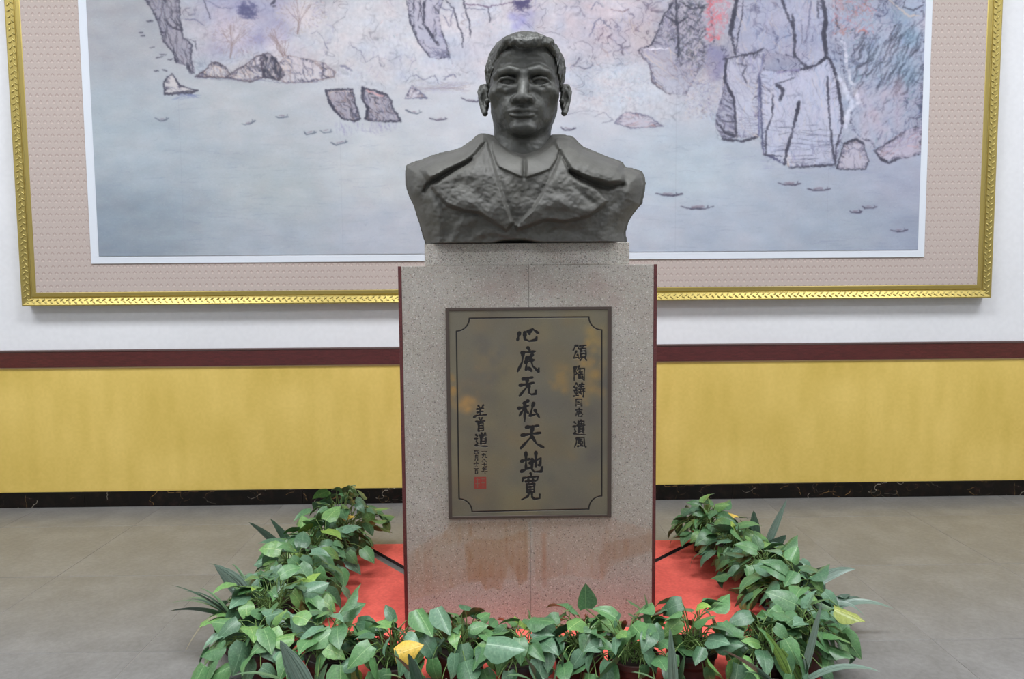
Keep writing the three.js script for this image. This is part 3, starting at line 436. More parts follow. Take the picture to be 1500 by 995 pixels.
  /* bronze plaque: strokes of each written character in a 100 x 100 box, the line of a brush */
  const GLYPH = {
    heart: [[[16, 38], [8, 84]], [[38, 36], [38, 76], [56, 88], [84, 80], [86, 62]], [[52, 28], [58, 46]], [[58, 30], [70, 14], [94, 40]]],
    bottom: [[[48, 0], [56, 10]], [[24, 20], [80, 14]], [[28, 20], [24, 58], [4, 98]], [[66, 28], [44, 42]], [[44, 40], [40, 88], [54, 78]], [[38, 58], [76, 48]], [[58, 38], [68, 74], [92, 96], [94, 80]], [[56, 86], [64, 95]]],
    without: [[[26, 16], [76, 8]], [[12, 46], [82, 34]], [[48, 14], [44, 56], [8, 98]], [[56, 42], [56, 82], [70, 90], [90, 86], [92, 68]]],
    self: [[[44, 2], [20, 14]], [[4, 36], [50, 24]], [[30, 12], [30, 98]], [[28, 36], [4, 72]], [[32, 40], [48, 60]], [[70, 14], [54, 70], [90, 60]], [[78, 46], [98, 80]]],
    sky: [[[28, 10], [78, 4]], [[10, 42], [86, 32]], [[54, 8], [46, 50], [4, 94]], [[50, 46], [70, 76], [98, 90]]],
    earth: [[[4, 44], [42, 34]], [[24, 8], [24, 80]], [[4, 88], [42, 72]], [[42, 52], [90, 30], [86, 62], [78, 60]], [[68, 6], [68, 70]], [[52, 36], [50, 78], [62, 90], [92, 88], [96, 68]]],
    wide: [[[50, 0], [55, 10]], [[16, 20], [12, 34]], [[16, 18], [88, 12], [80, 28]], [[28, 32], [76, 29]], [[40, 24], [42, 38]], [[62, 23], [60, 37]], [[34, 42], [34, 72]], [[34, 42], [68, 40], [68, 72]], [[36, 52], [66, 50]], [[36, 62], [66, 60]], [[36, 72], [66, 70]], [[46, 72], [36, 88], [8, 100]], [[56, 72], [58, 90], [70, 97], [94, 94], [94, 78]]],
    praise: [[[24, 8], [6, 40]], [[34, 8], [48, 32]], [[28, 42], [10, 82], [42, 76]], [[36, 62], [47, 86]], [[52, 12], [96, 6]], [[74, 10], [68, 24]], [[58, 26], [58, 74]], [[58, 26], [92, 24], [92, 74]], [[60, 41], [90, 40]], [[60, 57], [90, 56]], [[58, 74], [92, 73]], [[68, 76], [52, 98]], [[82, 76], [98, 96]]],
    kiln: [[[10, 12], [32, 9], [22, 34], [34, 52], [16, 62]], [[12, 12], [12, 98]], [[52, 4], [38, 34]], [[48, 22], [95, 20], [92, 94], [80, 88]], [[58, 32], [50, 44]], [[52, 43], [80, 41]], [[46, 58], [84, 56]], [[65, 42], [65, 82]], [[50, 66], [50, 83], [80, 82], [80, 66]]],
    cast: [[[26, 2], [4, 32]], [[26, 4], [46, 28]], [[14, 34], [38, 33]], [[10, 52], [42, 50]], [[26, 34], [26, 86]], [[14, 62], [18, 76]], [[38, 60], [34, 74]], [[4, 90], [46, 84]], [[52, 14], [94, 11]], [[56, 27], [90, 25]], [[48, 42], [98, 39]], [[72, 2], [66, 42], [46, 72]], [[54, 60], [98, 57]], [[83, 44], [83, 95], [72, 88]], [[62, 69], [68, 80]]],
    same: [[[14, 10], [12, 98]], [[14, 10], [88, 8], [88, 96], [74, 90]], [[32, 32], [68, 30]], [[34, 48], [34, 78]], [[34, 48], [66, 47], [66, 78]], [[34, 77], [66, 76]]],
    will: [[[14, 20], [86, 17]], [[50, 2], [50, 40]], [[26, 42], [74, 40]], [[18, 62], [12, 88]], [[36, 58], [40, 90], [78, 90], [80, 74]], [[52, 55], [57, 70]], [[72, 52], [90, 70]]],
    leave: [[[42, 8], [42, 24], [82, 22], [82, 7], [42, 8]], [[61, 0], [61, 32]], [[34, 34], [92, 32]], [[44, 42], [44, 74]], [[44, 42], [80, 41], [80, 74]], [[46, 52], [78, 51]], [[46, 62], [78, 62]], [[44, 73], [80, 73]], [[52, 75], [40, 86]], [[70, 75], [82, 86]], [[12, 12], [22, 24]], [[4, 42], [22, 38], [12, 58], [22, 74], [6, 90]], [[8, 88], [40, 94], [98, 97]]],
    wind: [[[22, 8], [20, 52], [4, 94]], [[22, 8], [80, 5], [82, 72], [94, 96], [98, 80]], [[36, 24], [66, 20]], [[36, 40], [36, 58], [66, 56], [66, 38], [36, 40]], [[50, 24], [50, 82]], [[32, 82], [68, 75]], [[60, 67], [72, 84]]],
    king: [[[36, 4], [45, 18]], [[72, 0], [58, 22]], [[26, 32], [76, 25]], [[50, 28], [48, 82]], [[28, 58], [72, 50]], [[4, 96], [20, 84], [98, 76]]],
    first: [[[36, 0], [42, 14]], [[64, 0], [56, 14]], [[8, 28], [92, 22]], [[50, 22], [40, 36]], [[30, 38], [30, 98]], [[30, 38], [74, 36], [74, 98]], [[32, 57], [72, 56]], [[32, 76], [72, 75]], [[30, 95], [74, 94]]],
    way: [[[52, 0], [56, 9]], [[78, 0], [72, 9]], [[38, 16], [94, 13]], [[64, 14], [58, 26]], [[46, 28], [46, 76]], [[46, 28], [84, 27], [84, 76]], [[48, 43], [82, 42]], [[48, 58], [82, 58]], [[46, 75], [84, 75]], [[12, 12], [22, 24]], [[4, 42], [22, 38], [12, 58], [22, 74], [6, 90]], [[8, 88], [40, 94], [98, 97]]],
    one: [[[6, 56], [94, 44]]], nine: [[[40, 4], [38, 50], [6, 96]], [[8, 34], [70, 26], [66, 84], [94, 88], [96, 66]]], eight: [[[36, 16], [8, 92]], [[56, 10], [96, 90]]], seven: [[[4, 48], [92, 30]], [[42, 6], [46, 82], [88, 88], [92, 68]]],
    year: [[[28, 2], [8, 34]], [[24, 18], [84, 14]], [[26, 40], [80, 37]], [[28, 40], [28, 66]], [[2, 68], [98, 64]], [[54, 16], [54, 100]]], four: [[[12, 14], [14, 88]], [[12, 14], [90, 12], [86, 88]], [[38, 14], [30, 58]], [[62, 14], [64, 54], [84, 56]], [[14, 86], [86, 84]]], month: [[[28, 6], [26, 60], [8, 98]], [[28, 6], [78, 5], [78, 96], [64, 90]], [[30, 34], [76, 33]], [[30, 60], [76, 59]]], ten: [[[6, 48], [94, 42]], [[50, 4], [50, 98]]], two: [[[24, 24], [78, 20]], [[4, 84], [96, 78]]], day: [[[20, 8], [20, 94]], [[20, 8], [82, 7], [82, 94]], [[22, 48], [80, 47]], [[20, 90], [82, 89]]],
  };
  const TEXT = [
    ['heart', 773, 491, 36, 24, 3.1], ['bottom', 774, 528, 35, 36, 2.9], ['without', 773, 566, 29, 31, 2.9], ['self', 775, 603, 32, 32, 2.9], ['sky', 779, 641, 36, 37, 3.1], ['earth', 779, 678, 33, 34, 3], ['wide', 777, 713, 31, 39, 2.7],
    ['praise', 849, 517, 22, 25, 1.7], ['kiln', 848, 547, 18, 23, 1.6], ['cast', 848.5, 572, 18, 22, 1.5], ['same', 848, 590, 11, 12, 1.3], ['will', 848.5, 605, 13, 13, 1.5], ['leave', 849, 627, 20, 22, 1.7], ['wind', 850, 649, 19, 16, 1.7],
    ['king', 703.5, 603, 20, 18, 2], ['first', 704, 622.5, 16, 20, 1.8], ['way', 705, 645, 20, 20, 1.8],
    ['one', 709.5, 662, 9, 5, 1], ['nine', 709.5, 668, 8, 7, 1], ['eight', 709, 675.5, 8, 5, 1], ['seven', 710, 681.5, 8, 7, 1], ['year', 710, 689.5, 9, 10, 1.1],
    ['four', 698, 663, 8, 6, 1], ['month', 698, 671.5, 6, 9, 1], ['ten', 698, 680, 8, 6, 1], ['two', 698, 685.5, 7, 4, 1], ['day', 698, 691.5, 5, 6, 1],
  ];
  const pl = { x0: -0.246, x1: 0.492, y0: 0.53, y1: 1.486 }, pz = PED.z1 + 0.009;
  const pw = 1024, ph = Math.round(1024 * (pl.y1 - pl.y0) / (pl.x1 - pl.x0)), PK = pw / (pl.x1 - pl.x0), S = PK / 328;
  const PP = (x, y) => { const a = atZ(x, y, pz); return [(a[0] - pl.x0) * PK, (pl.y1 - a[1]) * PK]; };
  function letters(g, colour, seal) {
    const r = rng(99); g.lineCap = g.lineJoin = 'round';
    for (const [name, cx, cy, w, h, lw] of TEXT) for (const st of GLYPH[name]) {
      const pts = st.map(([u, v]) => PP(cx + (u / 100 - 0.5) * w, cy + (v / 100 - 0.5) * h)); let acc = 0; const tot = pts.slice(1).reduce((s, p, i) => s + Math.hypot(p[0] - pts[i][0], p[1] - pts[i][1]), 0);
      for (let i = 0; i + 1 < pts.length; i++) { const L = Math.hypot(pts[i + 1][0] - pts[i][0], pts[i + 1][1] - pts[i][1]), n = Math.max(3, Math.ceil(L / 3)); for (let k = 0; k < n; k++) { const t = k / n, u = (acc + t * L) / tot, x = lerp(pts[i][0], pts[i + 1][0], t), y = lerp(pts[i][1], pts[i + 1][1], t); g.fillStyle = colour; g.beginPath(); g.arc(x, y, lw * S * 0.78 * (0.75 + 0.5 * Math.sin(u * 9 + cx) * 0.4 + (u < 0.12 ? 0.35 : 0) + (u > 0.85 ? -0.1 : 0)), 0, 7); g.fill(); } acc += L; }
    }
    // line border with scooped corners
    const c = 19, X0 = 668.5, X1 = 882.5, Y0 = 465.5, Y1 = 749; const B = (pts) => { g.beginPath(); pts.forEach((p, i) => { const q = PP(...p); i ? g.lineTo(...q) : g.moveTo(...q); }); g.stroke(); };
    g.strokeStyle = colour; g.lineWidth = 2 * S; const arc = (x, y, a0, a1) => Array.from({ length: 13 }, (_, i) => { const t = lerp(a0, a1, i / 12); return [x + Math.cos(t) * c, y + Math.sin(t) * c]; });
    const q = Math.PI / 2; const loop = [...arc(X0, Y0 + 1, q, 0), ...arc(X1 - 1, Y0 - 1, 2 * q, q), ...arc(X1 - 1, Y1 - 3, 3 * q, 2 * q), ...arc(X0 + 4, Y1 + 1, 4 * q, 3 * q)]; B([...loop, loop[0]]);
    if (seal) { const [x, y] = PP(703.5, 707.5), s = 9 * S; g.fillStyle = 'rgba(158,52,46,0.82)'; g.fillRect(x - s, y - s, 2 * s, 2 * s); g.strokeStyle = 'rgba(120,104,86,0.8)'; g.lineWidth = 1.1 * S; for (const [a, b, d, e] of [[-6, -5, -1, -5], [-4, -7, -4, 7], [-7, 1, -1, 1], [2, -6, 7, -6], [4, -6, 4, 6], [2, 0, 7, 0], [2, 6, 7, 6], [-7, 6, -2, 6]]) { g.beginPath(); g.moveTo(x + a * S, y + b * S); g.lineTo(x + d * S, y + e * S); g.stroke(); } }
  }
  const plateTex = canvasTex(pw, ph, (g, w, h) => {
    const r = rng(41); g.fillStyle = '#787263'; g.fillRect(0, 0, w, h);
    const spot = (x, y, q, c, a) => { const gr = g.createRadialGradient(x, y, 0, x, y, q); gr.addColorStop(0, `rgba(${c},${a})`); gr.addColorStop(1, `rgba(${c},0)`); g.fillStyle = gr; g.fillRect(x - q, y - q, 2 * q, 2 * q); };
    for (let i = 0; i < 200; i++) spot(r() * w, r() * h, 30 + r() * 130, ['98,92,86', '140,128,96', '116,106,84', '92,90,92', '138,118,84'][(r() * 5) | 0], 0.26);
    const glintAndPatina = (px, py, rx, ry, n, c) => { for (let i = 0; i < n; i++) { const [x, y] = PP(px + (r() + r() - 1) * rx, py + (r() + r() - 1) * ry); spot(x, y, 14 + r() * 46, c, 0.2); } };
    glintAndPatina(862, 540, 26, 60, 44, '196,148,74'); glintAndPatina(820, 560, 30, 26, 16, '184,140,74'); glintAndPatina(870, 500, 20, 30, 12, '180,150,84'); glintAndPatina(684, 592, 16, 12, 16, '226,164,84'); glintAndPatina(664, 575, 5, 34, 14, '200,146,72'); glintAndPatina(700, 560, 30, 40, 8, '150,120,84'); glintAndPatina(720, 520, 26, 60, 14, '92,92,98'); glintAndPatina(800, 690, 60, 50, 18, '104,104,92');  // warm reflections painted into the plate as golden spots, with grey patina patches
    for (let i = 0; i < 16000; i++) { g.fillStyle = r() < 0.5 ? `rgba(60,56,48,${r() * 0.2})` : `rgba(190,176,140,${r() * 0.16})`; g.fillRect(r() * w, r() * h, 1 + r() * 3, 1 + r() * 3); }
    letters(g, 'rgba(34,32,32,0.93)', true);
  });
  plateTex.wrapS = plateTex.wrapT = THREE.ClampToEdgeWrapping;
  const plateBump = canvasTex(pw, ph, (g, w, h) => { g.fillStyle = '#fff'; g.fillRect(0, 0, w, h); letters(g, '#000', false); }, false); plateBump.wrapS = plateBump.wrapT = THREE.ClampToEdgeWrapping;
  const plateGeo = box(pl.x0 + 0.009, pl.x1 - 0.009, pl.y0 + 0.009, pl.y1 - 0.009, PED.z1 + 0.0005, pz, 0.002, 2);
  { const p = plateGeo.attributes.position, uv = plateGeo.attributes.uv; for (let i = 0; i < p.count; i++) uv.setXY(i, (p.getX(i) - pl.x0) / (pl.x1 - pl.x0), (p.getY(i) - pl.y0) / (pl.y1 - pl.y0)); }
  const plaque = thing('plaque', 'bronze plaque with a vertical brushed inscription on the pedestal front', 'plaque');
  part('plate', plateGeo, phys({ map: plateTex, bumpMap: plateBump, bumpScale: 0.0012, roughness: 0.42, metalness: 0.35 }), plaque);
  const rim = std({ color: '#50453f', roughness: 0.5, metalness: 0.3 });
  for (const [a, b, c, d] of [[pl.x0, pl.x0 + 0.016, pl.y0, pl.y1], [pl.x1 - 0.018, pl.x1, pl.y0, pl.y1], [pl.x0 + 0.016, pl.x1 - 0.018, pl.y1 - 0.014, pl.y1], [pl.x0 + 0.016, pl.x1 - 0.018, pl.y0, pl.y0 + 0.012]]) part('rim', box(a, b, c, d, PED.z1 + 0.0005, PED.z1 + 0.012, 0.002, 2), rim, plaque);
}

/* ------------------------------------------------------------------ bronze bust, modelled as distance fields and meshed */
// surface nets: f > 0 is outside
function surfaceNets(f, lo, hi, cell) {
  const n = [0, 1, 2].map((i) => Math.ceil((hi[i] - lo[i]) / cell) + 1), [nx, ny, nz] = n, V = new Float32Array(nx * ny * nz);
  for (let k = 0, i = 0; k < nz; k++) for (let j = 0; j < ny; j++) for (let x = 0; x < nx; x++, i++) V[i] = f(lo[0] + x * cell, lo[1] + j * cell, lo[2] + k * cell);
  const id = new Int32Array(nx * ny * nz).fill(-1), pos = [], nor = [], idx = [], sx = 1, sy = nx, sz = nx * ny, off = [0, sx, sy, sx + sy, sz, sx + sz, sy + sz, sx + sy + sz];
  const E = [[0, 1], [2, 3], [4, 5], [6, 7], [0, 2], [1, 3], [4, 6], [5, 7], [0, 4], [1, 5], [2, 6], [3, 7]];
  for (let k = 0; k + 1 < nz; k++) for (let j = 0; j + 1 < ny; j++) for (let x = 0; x + 1 < nx; x++) {
    const b = x + j * sy + k * sz; let m = 0; for (let c = 0; c < 8; c++) if (V[b + off[c]] < 0) m |= 1 << c;
    if (m === 0 || m === 255) continue;
    let px = 0, py = 0, pz = 0, q = 0;
    for (const [a, c] of E) { const va = V[b + off[a]], vc = V[b + off[c]]; if (va < 0 === vc < 0) continue; const t = va / (va - vc); px += lerp(a & 1, c & 1, t); py += lerp((a >> 1) & 1, (c >> 1) & 1, t); pz += lerp(a >> 2, c >> 2, t); q++; }
    px /= q; py /= q; pz /= q; id[b] = pos.length / 3; pos.push(lo[0] + (x + px) * cell, lo[1] + (j + py) * cell, lo[2] + (k + pz) * cell);
    const g = (o) => lerp(lerp(lerp(V[b], V[b + sx], px), lerp(V[b + sy], V[b + sx + sy], px), py), lerp(lerp(V[b + sz], V[b + sx + sz], px), lerp(V[b + sy + sz], V[b + sx + sy + sz], px), py), pz) * o;
    const gx = lerp(lerp(V[b + sx] - V[b], V[b + sx + sy] - V[b + sy], py), lerp(V[b + sx + sz] - V[b + sz], V[b + off[7]] - V[b + off[6]], py), pz);
    const gy = lerp(lerp(V[b + sy] - V[b], V[b + sx + sy] - V[b + sx], px), lerp(V[b + sy + sz] - V[b + sz], V[b + off[7]] - V[b + off[5]], px), pz);
    const gz = lerp(lerp(V[b + sz] - V[b], V[b + sx + sz] - V[b + sx], px), lerp(V[b + sy + sz] - V[b + sy], V[b + off[7]] - V[b + off[3]], px), py);
    const l = Math.hypot(gx, gy, gz) || 1; nor.push(gx / l, gy / l, gz / l);
  }
  for (let k = 1; k + 1 < nz; k++) for (let j = 1; j + 1 < ny; j++) for (let x = 1; x + 1 < nx; x++) {
    const b = x + j * sy + k * sz, s = V[b] < 0;
    for (const [d, u, v] of [[sx, sy, sz], [sy, sz, sx], [sz, sx, sy]]) {
      if (V[b + d] < 0 === s) continue; const A = id[b - u - v], B = id[b - v], C = id[b], D = id[b - u]; if (A < 0 || B < 0 || C < 0 || D < 0) continue;
      if (s) idx.push(A, B, C, A, C, D); else idx.push(A, C, B, A, D, C);
    }
  }
  const g = new THREE.BufferGeometry(); g.setAttribute('position', new THREE.Float32BufferAttribute(pos, 3)); g.setAttribute('normal', new THREE.Float32BufferAttribute(nor, 3)); g.setIndex(idx); return g;
}
const smin = (a, b, k) => { const h = Math.max(k - Math.abs(a - b), 0) / k; return Math.min(a, b) - h * h * k * 0.25; };
const smax = (a, b, k) => -smin(-a, -b, k);
function polyDist(pts) { // signed distance in the plane, positive inside
  return (x, y) => { let d = 1e9, s = -1; for (let i = 0, j = pts.length - 1; i < pts.length; j = i++) { const [ax, ay] = pts[i], [bx, by] = pts[j], ex = bx - ax, ey = by - ay, wx = x - ax, wy = y - ay, t = clamp((wx * ex + wy * ey) / (ex * ex + ey * ey)), dx = wx - ex * t, dy = wy - ey * t; d = Math.min(d, dx * dx + dy * dy); if (ay > y !== by > y && x < ((bx - ax) * (y - ay)) / (by - ay) + ax) s = -s; } return s * Math.sqrt(d); };
}
function lineDist(pts) { return (x, y) => { let d = 1e9; for (let i = 0; i + 1 < pts.length; i++) { const [ax, ay] = pts[i], [bx, by] = pts[i + 1], ex = bx - ax, ey = by - ay, wx = x - ax, wy = y - ay, t = clamp((wx * ex + wy * ey) / (ex * ex + ey * ey)); d = Math.min(d, Math.hypot(wx - ex * t, wy - ey * t)); } return d; }; }
function table(f, x0, x1, y0, y1) { // a planar field kept on a unit grid
  const w = x1 - x0 + 1, h = y1 - y0 + 1, T = new Float32Array(w * h); for (let j = 0; j < h; j++) for (let i = 0; i < w; i++) T[j * w + i] = f(x0 + i, y0 + j);
  return (x, y) => { x = clamp(x - x0, 0, w - 1.001); y = clamp(y - y0, 0, h - 1.001); const i = x | 0, j = y | 0, u = x - i, v = y - j, b = j * w + i; return lerp(lerp(T[b], T[b + 1], u), lerp(T[b + w], T[b + w + 1], u), v); };
}
{
  // sculptor's units: 1 unit = 3.068 mm; x to the right, y down as measured on the front view, z towards the visitor
  const UNIT = 0.003068, BX = 0.115, BY = 1.7712, BZ = -3.5, CX = 768, CY = 355.6;
  const H = (x, y, z) => { const a = atZ(x, y, BZ + z * UNIT); return [CX + (a[0] - BX) / UNIT, CY - (a[1] - BY) / UNIT, z]; }; // where a measured feature lies when it stands forward by z
  const seen = (x, y, z) => project(BX + (x - CX) * UNIT, BY + (CY - y) * UNIT, BZ + z * UNIT);
  const finish = (g) => { const p = g.attributes.position, q = g.attributes.normal; for (let i = 0; i < p.count; i++) { p.setXYZ(i, BX + (p.getX(i) - CX) * UNIT, BY + (CY - p.getY(i)) * UNIT, BZ + p.getZ(i) * UNIT); q.setXYZ(i, q.getX(i), -q.getY(i), q.getZ(i)); }
    const ix = g.index.array; for (let i = 0; i < ix.length; i += 3) { const t = ix[i]; ix[i] = ix[i + 1]; ix[i + 1] = t; }
    // flecks and mottling of the patina
    const c = new Float32Array(p.count * 3); for (let i = 0; i < p.count; i++) { const x = p.getX(i), y = p.getY(i), z = p.getZ(i), k = 1 + fbm(x * 14, y * 14, z * 14, 4) * 0.34 + fbm(x * 90, y * 90, z * 90, 2) * 0.2; c.set([k, k * 1.0, k * (0.98 + fbm(x * 8, y * 8, z * 8 + 5, 2) * 0.06)], i * 3); } g.setAttribute('color', new THREE.BufferAttribute(c, 3)); return g; };
  const bronze = phys({ color: new THREE.Color(0.071, 0.073, 0.067), vertexColors: true, metalness: 0.3, roughness: 0.5, clearcoat: 0.08, clearcoatRoughness: 0.45 });
  const bust = thing('bronze_bust', 'dark bronze bust of a short-haired man in a heavy coat', 'statue');

  /* --- the coat --- */
  const outline = [[706.7, 197], [698, 202], [689, 210], [676, 219], [663.6, 223], [648, 226], [633, 230.5], [620, 236], [606, 240], [596.5, 244.5], [595.5, 258], [596, 273.6], [599, 285], [608, 304], [612, 318], [616.7, 332], [620, 345], [624, 356], [624, 420], [916, 420], [916, 356], [914, 342], [918, 327], [923, 318], [930, 309], [938, 300], [941, 284], [943, 271], [941, 260], [937, 253], [926, 249], [914, 247], [909, 239.4], [896, 235], [884, 230.5], [868, 224], [853.6, 218], [846, 212], [840, 205], [833, 201.4], [820, 200], [809, 200], [768, 214]];
  const sil = table(polyDist(outline), 585, 955, 185, 425);
  const P = (pts) => table(polyDist(pts), 585, 955, 185, 425), Ld = (pts) => table(lineDist(pts), 585, 955, 185, 425);
  const collarL = P([[700, 188], [680, 212], [655, 222], [628, 232], [616, 250], [628, 268], [640, 262], [660, 250], [682, 239], [698, 226], [713, 208], [712, 190]]);
  const collarR = P([[812, 190], [840, 200], [856, 218], [884, 228], [912, 238], [918, 250], [914, 269], [892, 272], [868, 266], [848, 258], [834, 250], [822, 230], [812, 212]]);
  const lapelL = P([[700, 226], [713, 206], [718, 222], [726, 250], [738, 290], [752, 326], [742, 339], [722, 326], [701, 312], [680, 310], [656, 302], [640, 286], [630, 272], [645, 264], [664, 252], [684, 241]]);
  const lapelR = P([[822, 224], [834, 252], [850, 262], [866, 268], [880, 282], [891, 294], [880, 306], [861, 318], [828, 326], [800, 323], [776, 331], [758, 338], [754, 330], [778, 308], [796, 280], [812, 250]]);
  const flapL = P([[722, 206], [720, 220], [726, 238], [730, 245], [748, 254], [766, 262], [767, 232], [748, 224], [734, 212]]);
  const flapR = P([[803, 216], [788, 226], [771, 232], [770, 262], [788, 256], [806, 249], [816, 234], [821, 214], [816, 204]]);
  const grooveL = Ld([[690, 236], [668, 247], [648, 258], [630, 268], [622, 280]]), grooveR = Ld([[836, 254], [852, 264], [872, 272], [892, 275], [912, 270]]);
  const folds = [[Ld([[640, 356], [646, 330], [640, 304], [632, 290]]), 5, 7], [Ld([[660, 352], [668, 334], [690, 322]]), 4, 7], [Ld([[612, 250], [616, 276], [622, 296], [626, 330]]), -3, 6], [Ld([[916, 262], [908, 286], [902, 304], [896, 330]]), -4, 6], [Ld([[880, 356], [884, 332], [900, 310]]), 4, 8], [Ld([[700, 345], [720, 338], [742, 344]]), 4, 6], [Ld([[790, 345], [820, 336], [850, 340]]), -3, 7], [Ld([[706, 205], [711, 225], [716, 250]]), -3, 5], [Ld([[824, 205], [820, 228], [806, 262]]), -3, 5], [Ld([[767, 232], [767.5, 260]]), -4, 3], [Ld([[767, 264], [764, 300], [757, 330]]), -1.5, 4], [Ld([[740, 268], [748, 300]]), 1.5, 6], [Ld([[790, 268], [780, 296]]), 1.5, 6], [Ld([[676, 268], [700, 286], [716, 300]]), -2.5, 6], [Ld([[664, 284], [690, 298]]), 2, 6], [Ld([[840, 272], [856, 288], [872, 298]]), -3, 5], [Ld([[812, 290], [836, 304], [862, 308]]), 2.5, 7], [Ld([[800, 310], [824, 312]]), -2, 5]];
  const edge = (d, w, soft) => sstep(-soft, w, d);
  function relief(x, y) {
    const n = fbm(x / 34, y / 26, 1.7, 3) * 4.4 + fbm((x + y * 0.6) / 11, (y - x * 0.35) / 30, 7.1, 3) * 2.7 + fbm(x / 6, y / 4.6, 2.2, 3) * 1.5;
    let r = 0; const cl = edge(collarL(x, y), 7, 2), cr = edge(collarR(x, y), 7, 1.5), ll = edge(lapelL(x, y), 3.4, 1.6), lr = edge(lapelR(x, y), 3.4, 1.6), fl = edge(flapL(x, y), 2.5, 1), fr = edge(flapR(x, y), 2.5, 1);
    r += Math.max(cl * 13, ll * (8 + 5 * sstep(250, 320, y))) + Math.max(cr * 13, lr * (8 + 5 * sstep(250, 310, y))) + Math.max(fl, fr) * 5;
    r -= 9 * Math.exp(-Math.pow(grooveL(x, y) / 3.4, 2)) + 10 * Math.exp(-Math.pow(grooveR(x, y) / 3.6, 2));
    for (const [d, a, w] of folds) { const q = d(x, y) / w; if (q < 3) r += a * Math.exp(-q * q); }
    const smooth = Math.max(fl, fr);
    return r + n * (1 - smooth * 0.65);
  }
  const rel = table(relief, 585, 955, 185, 425);
  const coat = surfaceNets((x, y, z) => {
    const [qx, qy] = seen(x, y, Math.max(z, -20)), [bx, by] = seen(x, y, -20), d = sil(qx, qy), ds = sil(bx, by);
    const u = (x - 769) / 186, cross = Math.sqrt(Math.max(0.03, 1 - u * u)), up = sstep(196, 268, y);
    let zf = (24 + 52 * up - 10 * sstep(300, 352, y)) * (0.32 + 0.68 * cross), zb = (34 + 40 * up) * (0.4 + 0.6 * cross);
    const rd = (q, R) => Math.sqrt(Math.max(0, 1 - Math.pow(1 - clamp(q / R), 2)));
    const tf = zf * rd(d, 26) + rel(qx, qy) * sstep(0, 10, d), tb = zb * rd(ds, 34) + fbm(x / 18, y / 18, 9, 3) * 4 * sstep(0, 10, ds);
    let v = Math.max((z - tf) * 0.8, (-z - tb) * 0.8, -(z > 0 ? d : ds));
    // the hem is hollow in the middle of the front
    const hem = 355.4 - 4.5 * Math.exp(-Math.pow((x - 752) / 26, 4)) * sstep(20, 50, z) ;
    v = Math.max(v, y - hem); return v;
  }, [588, 190, -86], [952, 360, 110], 1.7);
  const dusty = phys({ color: new THREE.Color(0.094, 0.093, 0.085), vertexColors: true, metalness: 0.15, roughness: 0.62 }); // the rough-cast coat holds dust
  part('coat', finish(coat), dusty, bust);

  /* --- head and neck --- */
  const ell = (c, r) => (x, y, z) => { const a = (x - c[0]) / r[0], b = (y - c[1]) / r[1], d = (z - c[2]) / r[2], k = Math.sqrt(a * a + b * b + d * d); return (k - 1) * Math.min(r[0], r[1], r[2]) * (0.6 + 0.4 * k); };
  const ball = (c, r) => (x, y, z) => Math.hypot(x - c[0], y - c[1], z - c[2]) - r;
  const tube = (pts, r) => (x, y, z) => { let d = 1e9; for (let i = 0; i + 1 < pts.length; i++) { const a = pts[i], b = pts[i + 1], ex = b[0] - a[0], ey = b[1] - a[1], ez = b[2] - a[2], wx = x - a[0], wy = y - a[1], wz = z - a[2], t = clamp((wx * ex + wy * ey + wz * ez) / (ex * ex + ey * ey + ez * ez)), ra = Array.isArray(r) ? lerp(r[i], r[i + 1], t) : r; d = Math.min(d, Math.hypot(wx - ex * t, wy - ey * t, wz - ez * t) - ra); } return d; };
  const T = (pts, r) => tube(pts.map((p) => H(...p)), r);
